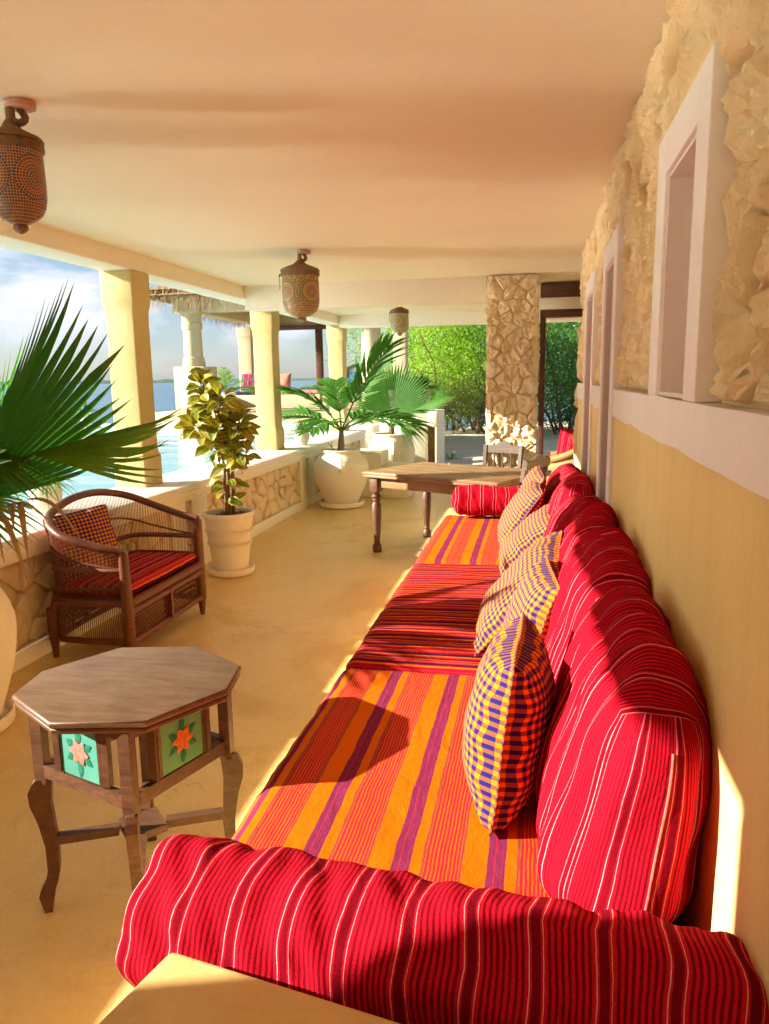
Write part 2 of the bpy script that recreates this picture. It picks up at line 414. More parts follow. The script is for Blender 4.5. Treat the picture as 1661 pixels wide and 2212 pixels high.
# sand
m, nt = newmat('sand')
v = wcoord(nt)
a = nz(nt, v, 1.2, 7, 0.65, 0.5)
col = ramp(nt, a, [(0.3, (0.54, 0.44, 0.31)), (0.7, (0.66, 0.56, 0.42))])
lit = nz(nt, v, 26, 5, 0.7)
col = mixc(nt, ramp(nt, lit, [(0.60, (0,) * 3), (0.68, (0.8,) * 3)]), col, (0.16, 0.11, 0.07))
pbr(nt, col, 0.95, mth(nt, 'ADD', mth(nt, 'MULTIPLY', a, 3.0), lit), 0.7, 0.04, 0.1)


def flat(name, c, rough=0.6, spec=0.3, scale=18.0, var=0.25):
    m, nt = newmat(name)
    v = coord(nt)
    n1 = nz(nt, v, scale, 5, 0.6)
    d = tuple(x * (1 - var) for x in c)
    l = tuple(min(1, x * (1 + var)) for x in c)
    pbr(nt, ramp(nt, n1, [(0.3, d), (0.7, l)]), rough, n1, 0.3, 0.005, spec)


flat('zip_tape', (0.36, 0.13, 0.10), 0.6, 0.3, 80, 0.3)
flat('soil', (0.075, 0.042, 0.024), 0.95, 0.1, 40, 0.5)
flat('pebble', (0.22, 0.12, 0.06), 0.8, 0.2, 30, 0.4)
flat('far_shore', (0.10, 0.15, 0.12), 0.95, 0.1, 0.02, 0.2)
flat('island_sand', (0.45, 0.42, 0.36), 0.95, 0.1, 0.02, 0.1)
flat('dark_metal', (0.05, 0.045, 0.04), 0.5, 0.5)
flat('tile_teal', (0.075, 0.27, 0.21), 0.18, 0.6, 9, 0.12)
flat('petal_pink', (0.46, 0.17, 0.13), 0.3, 0.5, 60, 0.35)
flat('petal_orange', (0.52, 0.13, 0.01), 0.3, 0.5, 60, 0.3)
flat('tile_leaf', (0.015, 0.15, 0.085), 0.3, 0.5, 60, 0.3)
flat('tile_green', (0.12, 0.33, 0.16), 0.18, 0.6, 9, 0.12)
flat('door_wood', (0.16, 0.07, 0.03), 0.55, 0.3, 8, 0.3)
flat('rattan_rose', (0.52, 0.30, 0.24), 0.7, 0.2, 10, 0.15)

# mosaic glass of the lanterns: rosettes of small coloured tesserae in pale grout
def mosaic(name, cols, grout, k=4.0):
    m, nt = newmat(name)
    t = nd(nt, 'ShaderNodeTexCoord')
    sep = nd(nt, 'ShaderNodeSeparateXYZ', {'Vector': t.outputs['UV']})
    x = mth(nt, 'SUBTRACT', mth(nt, 'FRACT', mth(nt, 'MULTIPLY', sep.outputs[0], k)), 0.5)
    y = mth(nt, 'MULTIPLY', mth(nt, 'SUBTRACT', sep.outputs[1], 0.60), 1.5)
    r = mth(nt, 'SQRT', mth(nt, 'ADD', mth(nt, 'MULTIPLY', x, x), mth(nt, 'MULTIPLY', y, y)))
    th = mth(nt, 'DIVIDE', mth(nt, 'ARCTAN2', y, x), 2 * math.pi)
    rr = mth(nt, 'MULTIPLY', r, 15.0)
    ring = mth(nt, 'FLOOR', rr)
    nseg = mth(nt, 'ADD', mth(nt, 'MULTIPLY', ring, 6.0), 7.0)
    fa = mth(nt, 'FRACT', mth(nt, 'ADD', mth(nt, 'MULTIPLY', th, nseg), 10.0))
    fr = mth(nt, 'FRACT', rr)
    inr = mth(nt, 'MULTIPLY', mth(nt, 'GREATER_THAN', fr, 0.22), mth(nt, 'GREATER_THAN', fa, 0.26))
    c_ros = ramp(nt, mth(nt, 'FRACT', mth(nt, 'MULTIPLY', ring, 0.381)), [(i / len(cols), c) for i, c in enumerate(cols)], 'CONSTANT')
    # straight rows of squares below, above and between
    u2 = mth(nt, 'MULTIPLY', sep.outputs[0], 64.0)
    v2 = mth(nt, 'MULTIPLY', sep.outputs[1], 26.0)
    sq = mth(nt, 'MULTIPLY', mth(nt, 'GREATER_THAN', mth(nt, 'FRACT', u2), 0.25), mth(nt, 'GREATER_THAN', mth(nt, 'FRACT', v2), 0.25))
    wn_ = nd(nt, 'ShaderNodeTexWhiteNoise', {'Vector': nd(nt, 'ShaderNodeCombineXYZ', {0: mth(nt, 'MULTIPLY', mth(nt, 'FLOOR', u2), 0.02), 1: mth(nt, 'FLOOR', v2)}).outputs[0]})
    c_row = ramp(nt, wn_.outputs[0], [(i / len(cols), c) for i, c in enumerate(cols)], 'CONSTANT')
    inros = mth(nt, 'LESS_THAN', r, 0.46)
    col = mixc(nt, inros, c_row, c_ros)
    mask = mth(nt, 'ADD', mth(nt, 'MULTIPLY', inros, inr), mth(nt, 'MULTIPLY', mth(nt, 'SUBTRACT', 1.0, inros), sq))
    col = mixc(nt, mask, grout, col)
    pbr(nt, col, mth(nt, 'SUBTRACT', 0.75, mth(nt, 'MULTIPLY', mask, 0.5)), mask, 0.4, 0.003, 0.5)


mosaic('mosaic_blue', [(0.16, 0.028, 0.014), (0.030, 0.022, 0.085), (0.07, 0.045, 0.012), (0.22, 0.06, 0.018), (0.04, 0.055, 0.075), (0.12, 0.02, 0.014)], (0.40, 0.24, 0.11))
mosaic('mosaic_green', [(0.32, 0.10, 0.05), (0.14, 0.14, 0.03), (0.08, 0.07, 0.10), (0.36, 0.28, 0.04), (0.20, 0.05, 0.04), (0.05, 0.08, 0.03)], (0.44, 0.32, 0.16))
mosaic('mosaic_gold', [(0.34, 0.24, 0.10), (0.20, 0.14, 0.05), (0.45, 0.36, 0.20), (0.16, 0.10, 0.04)], (0.60, 0.52, 0.34))

# ------------------------------------------------------------------ mesh helpers


class MB:
    def __init__(s):
        s.v, s.f, s.uv, s.sm = [], [], [], []

    def add(s, vs, fs, uvs=None, smooth=True):
        b = len(s.v)
        s.v += [tuple(p) for p in vs]
        for i, f in enumerate(fs):
            s.f.append([b + k for k in f])
            s.uv.append(uvs[i] if uvs else None)
            s.sm.append(smooth)
        return s

    def box(s, x0, x1, y0, y1, z0, z1, bev=0.0):
        bm = bmesh.new()
        bmesh.ops.create_cube(bm, size=1.0)
        for v in bm.verts:
            v.co = Vector(((x0 + x1) / 2 + v.co.x * (x1 - x0), (y0 + y1) / 2 + v.co.y * (y1 - y0), (z0 + z1) / 2 + v.co.z * (z1 - z0)))
        if bev > 0:
            bmesh.ops.bevel(bm, geom=list(bm.edges), offset=bev, segments=2, profile=0.5, affect='EDGES')
        bm.verts.ensure_lookup_table()
        s.add([v.co[:] for v in bm.verts], [[v.index for v in f.verts] for f in bm.faces], smooth=bev > 0)
        bm.free()
        return s

    def lathe(s, prof, n=32, c=(0, 0, 0), uvh=None, a0=0.0, wob=0.0):
        vs, fs, uvs = [], [], []
        m = len(prof)
        zmin, zmax = min(p[1] for p in prof), max(p[1] for p in prof)
        for j in range(n):
            a = a0 + 2 * math.pi * j / n
            for (r, z) in prof:
                w = 1 + wob * noise.noise((math.cos(a) * 1.5, math.sin(a) * 1.5, z * 4))
                vs.append((c[0] + r * w * math.cos(a), c[1] + r * w * math.sin(a), c[2] + z))
        for j in range(n):
            k = (j + 1) % n
            for i in range(m - 1):
                fs.append([j * m + i, k * m + i, k * m + i + 1, j * m + i + 1])
                v0 = (prof[i][1] - zmin) / (zmax - zmin + 1e-9)
                v1 = (prof[i + 1][1] - zmin) / (zmax - zmin + 1e-9)
                uvs.append([(j / n, v0), ((j + 1) / n, v0), ((j + 1) / n, v1), (j / n, v1)])
        return s.add(vs, fs, uvs)

    def tube(s, pts, rad, n=8, cap=True):
        pts = [Vector(p) for p in pts]
        if not isinstance(rad, (list, tuple)):
            rad = [rad] * len(pts)
        vs, fs, uvs = [], [], []
        up = Vector((0, 0, 1))
        prev = None
        L = 0
        Ls = []
        for i, p in enumerate(pts):
            d = (pts[min(i + 1, len(pts) - 1)] - pts[max(i - 1, 0)])
            d = d.normalized() if d.length > 1e-9 else Vector((0, 0, 1))
            if prev is None:
                a = d.orthogonal().normalized()
            else:
                a = (prev - d * prev.dot(d))
                a = a.normalized() if a.length > 1e-6 else d.orthogonal().normalized()
            prev = a
            b = d.cross(a)
            if i:
                L += (p - pts[i - 1]).length
            Ls.append(L)
            for k in range(n):
                t_ = 2 * math.pi * k / n
                vs.append(p + (a * math.cos(t_) + b * math.sin(t_)) * rad[i])
        for i in range(len(pts) - 1):
            for k in range(n):
                k2 = (k + 1) % n
                fs.append([i * n + k, i * n + k2, (i + 1) * n + k2, (i + 1) * n + k])
                uvs.append([(k / n, Ls[i]), ((k + 1) / n, Ls[i]), ((k + 1) / n, Ls[i + 1]), (k / n, Ls[i + 1])])
        if cap:
            fs.append(list(range(n))[::-1])
            uvs.append([(0, 0)] * n)
            e = (len(pts) - 1) * n
            fs.append([e + k for k in range(n)])
            uvs.append([(0, 0)] * n)
        return s.add(vs, fs, uvs)

    def prism(s, poly, z0, z1, smooth=False):
        n = len(poly)
        vs = [(x, y, z0) for x, y in poly] + [(x, y, z1) for x, y in poly]
        fs = [list(range(n))[::-1], list(range(n, 2 * n))] + [[i, (i + 1) % n, n + (i + 1) % n, n + i] for i in range(n)]
        return s.add(vs, fs, smooth=smooth)

    def mesh(s, name):
        me = bpy.data.meshes.new(name)
        me.from_pydata(s.v, [], s.f)
        me.polygons.foreach_set('use_smooth', s.sm)
        if any(u is not None for u in s.uv):
            ul = me.uv_layers.new(name='UVMap')
            flat_ = []
            for f, u in zip(s.f, s.uv):
                if u is None:
                    flat_ += [0.0, 0.0] * len(f)
                else:
                    for c in u:
                        flat_ += [c[0], c[1]]
            ul.data.foreach_set('uv', flat_)
        me.update()
        return me

    def build(s, name, mat, parent=None, loc=None, rot=None, sharp=40):
        me = s.mesh(name)
        if sharp and any(s.sm):
            me.set_sharp_from_angle(angle=R(sharp))
        return link(name, me, mat, parent, loc, rot)


def link(name, me, mat, parent=None, loc=None, rot=None):
    o = bpy.data.objects.new(name, me)
    if mat is not None and not me.materials:
        me.materials.append(M[mat])
    C.objects.link(o)
    if parent is not None:
        o.parent = parent
    if loc is not None:
        o.location = loc
    if rot is not None:
        o.rotation_euler = rot
    return o


def tag(o, label=None, cat=None, group=None, kind=None):
    for k, v in (('label', label), ('category', cat), ('group', group), ('kind', kind)):
        if v:
            o[k] = v
    return o


def thing(name, label, cat, loc=(0, 0, 0), rz=0.0, group=None):
    o = bpy.data.objects.new(name, None)
    o.empty_display_size = 0.1
    C.objects.link(o)
    o.location = loc
    o.rotation_euler = (0, 0, rz)
    return tag(o, label, cat, group)


def frame_mat(origin, axis, normal):
    """matrix whose local Y follows axis and local Z is close to normal"""
    y = Vector(axis).normalized()
    z = Vector(normal)
    z = (z - y * z.dot(y)).normalized()
    x = y.cross(z)
    m = Matrix((x, y, z)).transposed().to_4x4()
    m.translation = Vector(origin)
    return m


def nzv(p, s=1.0):
    return noise.noise(Vector(p) * s)


def bez(pts, n):
    """smooth curve through points"""
    P = [Vector(p) for p in pts]
    out = []
    k = len(P) - 1
    for i in range(n + 1):
        t_ = i / n * k
        a = min(int(t_), k - 1)
        f = t_ - a
        p0, p1, p2, p3 = P[max(a - 1, 0)], P[a], P[a + 1], P[min(a + 2, k)]
        out.append(0.5 * ((2 * p1) + (p2 - p0) * f + (2 * p0 - 5 * p1 + 4 * p2 - p3) * f * f + (3 * p1 - p0 - 3 * p2 + p3) * f ** 3))
    return out


# ---- polygonal stonework
def clip(poly, nx, ny, d):
    out = []
    n = len(poly)
    for i in range(n):
        a, b = poly[i], poly[(i + 1) % n]
        da, db = nx * a[0] + ny * a[1] - d, nx * b[0] + ny * b[1] - d
        if da <= 0:
            out.append(a)
        if (da < 0 < db) or (db < 0 < da):
            t_ = da / (da - db)
            out.append((a[0] + (b[0] - a[0]) * t_, a[1] + (b[1] - a[1]) * t_))
    return out


def voronoi(u0, u1, v0, v1, su, sv, seed, avoid=()):
    rnd = random.Random(seed)
    nu, nv = max(1, round((u1 - u0) / su)), max(1, round((v1 - v0) / sv))
    pts = []
    for i in range(nu):
        for j in range(nv):
            u = u0 + (i + 0.5 + (0.25 if j % 2 else -0.25) + rnd.uniform(-0.42, 0.42)) * (u1 - u0) / nu
            v = v0 + (j + 0.5 + rnd.uniform(-0.42, 0.42)) * (v1 - v0) / nv
            u, v = min(max(u, u0 + 0.01), u1 - 0.01), min(max(v, v0 + 0.01), v1 - 0.01)
            if any(a <= u <= b and c <= v <= d for a, b, c, d in avoid):
                continue
            if rnd.random() < 0.17:
                continue
            pts.append((u, v))
    cells = []
    for p_ in pts:
        poly = [(u0, v0), (u1, v0), (u1, v1), (u0, v1)]
        for q in pts:
            if q is p_ or abs(q[0] - p_[0]) > 4 * su or abs(q[1] - p_[1]) > 4 * sv:
                continue
            nx, ny = q[0] - p_[0], q[1] - p_[1]
            poly = clip(poly, nx, ny, (q[0] ** 2 + q[1] ** 2 - p_[0] ** 2 - p_[1] ** 2) / 2)
            if len(poly) < 3:
                break
        for a, b, c, d in avoid:
            if len(poly) < 3:
                break
            sep_ = [(a - p_[0], (1, 0, a)), (p_[0] - b, (-1, 0, -b)), (c - p_[1], (0, 1, c)), (p_[1] - d, (0, -1, -d))]
            xs_ = [q[0] for q in poly]
            ys_ = [q[1] for q in poly]
            if max(xs_) > a and min(xs_) < b and max(ys_) > c and min(ys_) < d:
                poly = clip(poly, *max(sep_)[1])
        if len(poly) >= 3:
            ar = abs(sum(poly[i][0] * poly[(i + 1) % len(poly)][1] - poly[(i + 1) % len(poly)][0] * poly[i][1] for i in range(len(poly)))) / 2
            if ar > su * sv * 0.10:
                cells.append(poly)
    return cells


def stone_mb(poly, depth, gap, seed, fmap, rough=0.35, rings=None, dense=1, groove=0.0):
    rnd = random.Random(seed)
    n = len(poly)
    cx, cy_ = sum(p_[0] for p_ in poly) / n, sum(p_[1] for p_ in poly) / n
    size = math.sqrt(max(abs(sum(poly[i][0] * poly[(i + 1) % n][1] - poly[(i + 1) % n][0] * poly[i][1] for i in range(n))) / 2, 1e-6))
    pts = []
    for i in range(n):                      # cut the corners, then roughen the outline
        a, b = poly[i], poly[(i + 1) % n]
        L = math.hypot(b[0] - a[0], b[1] - a[1])
        k = (2 if L < size * 0.5 else 3) * dense
        for j in range(k):
            t_ = 0.14 + 0.72 * j / max(1, k - 1)
            pts.append((a[0] + (b[0] - a[0]) * t_, a[1] + (b[1] - a[1]) * t_))
    sh = max(0.55, 1 - 2 * gap / size)
    pts = [(cx + (x - cx) * sh + rnd.uniform(-1, 1) * gap * 0.9, cy_ + (y - cy_) * sh + rnd.uniform(-1, 1) * gap * 0.6) for x, y in pts]
    d0 = depth * rnd.uniform(0.55, 1.40)
    tx, ty = rnd.uniform(-0.12, 0.12), rnd.uniform(-0.12, 0.12)
    rings = rings or [(1.0, -0.3), (0.985, 0.45), (0.93, 0.82), (0.72, 1.0), (0.40, 1.05)]
    vs = []
    m = len(pts)
    for s_, h in rings:
        for x, y in pts:
            px, py = cx + (x - cx) * s_, cy_ + (y - cy_) * s_
            hh = d0 * h
            if h > 0:
                hh += depth * rough * (noise.noise((px * 14, py * 14, seed * 3.1)) + 0.7 * noise.noise((px * 41, py * 41, seed * 1.7)) + (0.5 * noise.noise((px * 110, py * 110, seed * 0.7)) if dense > 1 else 0))
                g_ = abs(noise.noise((px * 19 + seed, py * 8, seed * 0.37))) * 5.0
                hh -= depth * 0.55 * max(0.0, 1.0 - g_) * groove + tx * (px - cx) + ty * (py - cy_)
            vs.append(fmap(px, py, hh))
    vs.append(fmap(cx, cy_, d0 * 1.05 + depth * rough * noise.noise((cx * 14, cy_ * 14, seed))))
    fs = []
    for r_ in range(len(rings) - 1):
        for i in range(m):
            k = (i + 1) % m
            fs.append([r_ * m + i, r_ * m + k, (r_ + 1) * m + k, (r_ + 1) * m + i])
    b = (len(rings) - 1) * m
    for i in range(m):
        fs.append([b + i, b + (i + 1) % m, len(vs) - 1])
    mb = MB()
    mb.add(vs, fs)
    return mb


# ---- soft goods
def pillow_mesh(name, w, h, t, mat, seed=0, n=22, uvo=(0, 0)):
    """square throw pillow in its local XY plane, corners pulled to ears, seam round the edge"""
    mb = MB()
    for side in (1, -1):
        vs, fs, uvs = [], [], []
        for i in range(n + 1):
            for j in range(n + 1):
                a, b = -1 + 2 * i / n, -1 + 2 * j / n
                pin = 0.06
                rc_ = 1 - 0.055 * (abs(a) * abs(b)) ** 5
                x = a * (1 - pin * (1 - b * b) * 1.0 * a * a) * rc_
                y = b * (1 - pin * (1 - a * a) * 1.0 * b * b) * rc_
                ea, eb = max(0, 1 - abs(a) ** 2.6), max(0, 1 - abs(b) ** 2.6)
                z = t / 2 * (ea * eb) ** 0.52
                edge = max(abs(a), abs(b))
                wr = 0.012 * math.sin(14 * (a if abs(b) > abs(a) else b) + seed) * (edge ** 6) * (1 - edge ** 30)
                z = side * z + 0.010 * nzv((a * 2.2 + seed * 7, b * 2.2, side)) * ea * eb + 0.014 * nzv((a + seed, b, 5)) + wr * side
                vs.append((x * w / 2, y * h / 2, z))
        for i in range(n):
            for j in range(n):
                q = [i * (n + 1) + j, (i + 1) * (n + 1) + j, (i + 1) * (n + 1) + j + 1, i * (n + 1) + j + 1]
                u = [(uvo[0] + k // (n + 1) / n * w, uvo[1] + k % (n + 1) / n * h) for k in q]
                if side < 0:
                    q, u = q[::-1], u[::-1]
                fs.append(q)
                uvs.append(u)
        mb.add(vs, fs, uvs)
    me = mb.mesh(name)
    me.materials.append(M[mat])
    return me


def pillow(label, origin, axis, normal, w=0.45, h=0.45, t=0.17, mat='check_cloth', seed=0, name='throw_pillow', group=None, cat='pillow', roll=0.0):
    """origin = middle of the lower edge; axis = up along the pillow; normal = way its front faces"""
    root = thing(name, label, cat, group=group)
    root.matrix_world = frame_mat(origin, axis, normal)
    rnd = random.Random(seed)
    me = pillow_mesh('cover', w, h, t, mat, seed, uvo=(rnd.random(), rnd.random()))
    o = link('cover', me, None, root, (0, h / 2 * (1 + 0.30 * abs(math.sin(2 * R(roll)))), 0), (0, 0, R(roll)))
    pts = []
    n = 14
    for k in range(4):
        for i in range(n):
            s_ = -1 + 2 * i / n
            a, b = [(s_, -1), (1, s_), (-s_, 1), (-1, -s_)][k]
            rc_ = 1 - 0.055 * (abs(a) * abs(b)) ** 5
            x = a * (1 - 0.06 * (1 - b * b) * a * a) * rc_
            y = b * (1 - 0.06 * (1 - a * a) * b * b) * rc_
            pts.append((x * w / 2 * 1.004, y * h / 2 * 1.004, 0.014 * nzv((a + seed, b, 5))))
    pts.append(pts[0])
    MB().tube(pts, 0.0032, 5, False).build('piping', mat, o)
    return root


def soft_block(name, size, mat, parent=None, r=0.06, puff=0.03, wr=0.006, seed=0, n=(20, 34, 14), uvaxes=(1, 2), uvo=0.0, freq=1.0, gather=0.0, lean=None):
    """upholstered block: rounded box with puffed sides and creases; UV in metres wraps over the top"""
    sx, sy, sz = size
    mb = MB()
    idx = {}
    vs = []

    def vert(i, j, k):
        key = (i, j, k)
        if key in idx:
            return idx[key]
        p_ = Vector((-1 + 2 * i / n[0], -1 + 2 * j / n[1], -1 + 2 * k / n[2]))
        q = Vector((p_.x * sx / 2, p_.y * sy / 2, p_.z * sz / 2))
        inner = Vector((max(-sx / 2 + r, min(sx / 2 - r, q.x)), max(-sy / 2 + r, min(sy / 2 - r, q.y)), max(-sz / 2 + r, min(sz / 2 - r, q.z))))
        d = q - inner
        if d.length > 1e-9:
            q = inner + d.normalized() * r
            nrm = d.normalized()
        else:
            nrm = Vector((0, 0, 1))
        bul = (1 - p_.x ** 2) * (1 - p_.y ** 2) + (1 - p_.y ** 2) * (1 - p_.z ** 2) + (1 - p_.x ** 2) * (1 - p_.z ** 2)
        q = q + nrm * puff * bul
        s_ = seed * 3.7
        w = wr * (1.3 * noise.noise((q.x * 3 * freq + s_, q.y * 13 * freq, q.z * 3 * freq)) + 0.8 * noise.noise((q.x * 7 * freq, q.y * 26 * freq + s_, q.z * 7 * freq)) + 1.2 * noise.noise((q.x * 4, q.y * 4 + s_, q.z * 4)))
        if gather and p_.z > 0.2:
            w += gather * (p_.z - 0.2) * math.sin(q.y * 70 + 5 * noise.noise((q.y * 9, s_, 0))) * (0.4 + abs(noise.noise((q.y * 6, s_, 3))))
        q = q + nrm * w
        if lean:                            # front slopes back to the wall, back stays upright
            tz = max(0.0, min(1.1, q.z / sz + 0.5))
            q.x = sx / 2 - (sx / 2 - q.x) * (1 - lean[0] * tz) + lean[1] * tz
            q.z -= lean[2] * tz * (1 + math.sin(q.y * 5 + seed))
        idx[key] = len(vs)
        vs.append(q)
        return idx[key]

    fs, uvs = [], []

    def uvp(i, j, k, face):
        p_ = ((i / n[0]) * sx, (j / n[1]) * sy, (k / n[2]) * sz)
        if uvaxes == (1, 2):                # along the length, wrapping front - top - back
            if face == 'z':
                return (uvo + p_[1], sz + p_[0])
            if face == 'x':
                return (uvo + p_[1], p_[2])
            return (uvo + (p_[0] if j == 0 else p_[0]), p_[2])
        if face == 'z':
            return (uvo + p_[0], p_[1])
        if face == 'x':
            return (uvo + p_[2] + (0 if i == 0 else sx), p_[1])
        return (uvo + p_[0], p_[2])

    for fa, (a, b, c) in (('x', (1, 2, 0)), ('y', (2, 0, 1)), ('z', (0, 1, 2))):
        for side in (0, n[c]):
            for i in range(n[a]):
                for j in range(n[b]):
                    q, u = [], []
                    for di, dj in ((0, 0), (1, 0), (1, 1), (0, 1)):
                        ijk = [0, 0, 0]
                        ijk[a], ijk[b], ijk[c] = i + di, j + dj, side
                        q.append(vert(*ijk))
                        u.append(uvp(*ijk, fa))
                    if side == 0:
                        q, u = q[::-1], u[::-1]
                    fs.append(q)
                    uvs.append(u)
    mb.add(vs, fs, uvs)
    return mb.build(name, mat, parent, sharp=None)


def bolster_mesh(mb, L, r, seed, n=48, m=110):
    """round bolster along local X, gathered end discs"""
    vs, fs, uvs = [], [], []
    prof = []
    for i in range(6):
        prof.append((0.0 - 0.035 * (1 - (i / 6) ** 2), r * i / 6 * 0.86 + 0.001, -r + r * i / 6))
    for i in range(m + 1):
        s_ = i / m
        e = min(s_, 1 - s_) * L
        rr = r * (1 - 0.14 * max(0, 1 - e / 0.04) ** 2)
        prof.append((s_ * L, rr, s_ * L))
    for i in range(5, -1, -1):
        prof.append((L + 0.035 * (1 - (i / 6) ** 2), r * i / 6 * 0.86 + 0.001, L + r - r * i / 6))
    for (x, rr, u) in prof:
        for k in range(n):
            a = 2 * math.pi * k / n
            w = 0.0
            if rr > r * 0.5:
                w = 0.011 * noise.noise((x * 11 + seed, math.cos(a) * 1.2, math.sin(a) * 1.2)) + 0.010 * noise.noise((x * 26 + 1.6 * math.sin(a + seed), math.cos(a) * 1.0 + seed, math.sin(a))) \
                    + 0.009 * noise.noise((x * 3.5, math.cos(a) * 2 + seed, math.sin(a) * 2))
            else:
                w = 0.006 * math.sin(a * 14 + seed)
            q = rr + w
            sag = -0.02 * max(0, -math.sin(a)) ** 2
            vs.append((x + 0.012 * noise.noise((math.cos(a) * 1.3 + seed, math.sin(a) * 1.3, x * 4)), q * math.cos(a) * 1.04, q * math.sin(a) - sag * (rr / r)))
    for i in range(len(prof) - 1):
        for k in range(n):
            k2 = (k + 1) % n
            fs.append([i * n + k, (i + 1) * n + k, (i + 1) * n + k2, i * n + k2])
            uvs.append([(prof[i][2], k / n), (prof[i + 1][2], k / n), (prof[i + 1][2], (k + 1) / n), (prof[i][2], (k + 1) / n)])
    mb.add(vs, fs, uvs)
    return mb


# ---- foliage
def fan_leaf(Rl, spread, n, split=0.55, droop=0.12, cup=0.25, curl=0.15, seed=0, pleat=0.55, fold=0.0, fall=0.22):
    rnd = random.Random(seed)
    mb = MB()
    cf, sf = math.cos(fold), math.sin(fold)
    ts = [0.02, 0.15, 0.3, 0.45, 0.55, 0.68, 0.8, 0.9, 1.0]
    for i in range(n):
        f = (i + 0.5) / n * 2 - 1
        a = math.radians(spread / 2) * f
        dw = math.radians(spread / n) / 2
        Ls = Rl * (1 - fall * abs(f) ** 1.6) * rnd.uniform(0.94, 1.04)
        sp = split * rnd.uniform(0.92, 1.12)
        bend = rnd.uniform(0.3, 1.7)
        tw = rnd.uniform(-0.05, 0.05)
        vs, fs, uvs = [], [], []
        for t_ in ts:
            r_ = t_ * Ls
            wid = r_ * dw if t_ <= sp else sp * Ls * dw * max(0.02, (1 - (t_ - sp) / (1 - sp)) ** 0.85)
            base = cup * r_ * abs(math.sin(a)) - curl * r_ * r_ / Rl - droop * bend * max(0, t_ - sp) ** 2 * Ls * 2.2
            ca, sa = math.sin(a + tw * max(0, t_ - sp)), math.cos(a + tw * max(0, t_ - sp))
            for k in (-1, 0, 1):
                x = ca * r_ + k * wid * math.cos(a)
                y = sa * r_ - k * wid * math.sin(a)
                vs.append((x * cf, y, base + abs(x) * sf + (wid * pleat if k == 0 else -wid * pleat * 0.3)))
        for j in range(len(ts) - 1):
            for k in range(2):
                fs.append([j * 3 + k, j * 3 + k + 1, (j + 1) * 3 + k + 1, (j + 1) * 3 + k])
                uvs.append([(k / 2, ts[j]), ((k + 1) / 2, ts[j]), ((k + 1) / 2, ts[j + 1]), (k / 2, ts[j + 1])])
        mb.add(vs, fs, uvs)
    return mb


def feather_leaf(L, n, ll, w, arch=0.35, seed=0, v_up=0.25, ang=50, start=0.25):
    rnd = random.Random(seed)
    mb = MB()

    def spine(s_):
        return Vector((0, L * s_ * (1 - 0.12 * arch * s_), -arch * L * s_ ** 2.2))
    for side in (-1, 1):
        for i in range(n):
            s_ = start + (1 - start) * (i + 0.3 * (side > 0)) / n
            p0 = spine(s_)
            tan = (spine(s_ + 0.01) - p0).normalized()
            l_ = ll * (0.55 + 0.9 * math.sin(math.pi * min(1, (s_ - start) / (1 - start) * 0.8 + 0.18))) * rnd.uniform(0.9, 1.08) * 0.75
            aa = math.radians(ang * (1 - 0.45 * (s_ - start) / (1 - start)) + rnd.uniform(-6, 6))
            out = Vector((side, 0, v_up + rnd.uniform(-0.12, 0.12))).normalized()
            d = (tan * math.cos(aa) + out * math.sin(aa)).normalized()
            nrm = d.cross(tan) * side
            nrm.normalize()
            wd = d.cross(nrm).normalized()
            vs, fs, uvs = [], [], []
            dr = rnd.uniform(0.1, 0.35)
            st_ = [(0, 0.25), (0.15, 0.85), (0.4, 1.0), (0.7, 0.72), (0.9, 0.35), (1.0, 0.05)]
            for t_, ww in st_:
                c = p0 + d * (l_ * t_) + Vector((0, 0, -dr * l_ * t_ * t_))
                for k in (-1, 0, 1):
                    vs.append(c + wd * (k * w * ww / 2) + nrm * (0 if k == 0 else 0.22 * w * ww))
            for j in range(len(st_) - 1):
                for k in range(2):
                    fs.append([j * 3 + k, j * 3 + k + 1, (j + 1) * 3 + k + 1, (j + 1) * 3 + k])
                    t0, t1 = st_[j][0], st_[j + 1][0]
                    uvs.append([(k / 2, t0), ((k + 1) / 2, t0), ((k + 1) / 2, t1), (k / 2, t1)])
            mb.add(vs, fs, uvs)
    sp = [spine(i / 14) for i in range(15)]
    return mb, sp


def strap_leaf_mb(mb, base, az, el, L, w, droop, seed=0, nseg=7, fold=0.25):
    rnd = random.Random(seed)
    d = Vector((math.cos(az) * math.cos(el), math.sin(az) * math.cos(el), math.sin(el)))
    side = Vector((-math.sin(az), math.cos(az), 0))
    vs, fs, uvs = [], [], []
    for j in range(nseg + 1):
        t_ = j / nseg
        c = Vector(base) + d * (L * t_) + Vector((0, 0, -droop * L * t_ ** 2.2))
        ww = w * (0.5 + 1.2 * t_ if t_ < 0.4 else 0.98 * (1 - ((t_ - 0.4) / 0.6) ** 1.6) + 0.02)
        for k in (-1, 0, 1):
            vs.append(c + side * (k * ww / 2) + Vector((0, 0, fold * ww * abs(k))))
    for j in range(nseg):
        for k in range(2):
            fs.append([j * 3 + k, j * 3 + k + 1, (j + 1) * 3 + k + 1, (j + 1) * 3 + k])
            uvs.append([(k / 2, j / nseg), ((k + 1) / 2, j / nseg), ((k + 1) / 2, (j + 1) / nseg), (k / 2, (j + 1) / nseg)])
    mb.add(vs, fs, uvs)


# ================================================================== the setting
CEIL = 2.60
WX = 0.32            # face of the house wall
LX = -2.86           # inner face of the low wall
CAPZ = 0.750


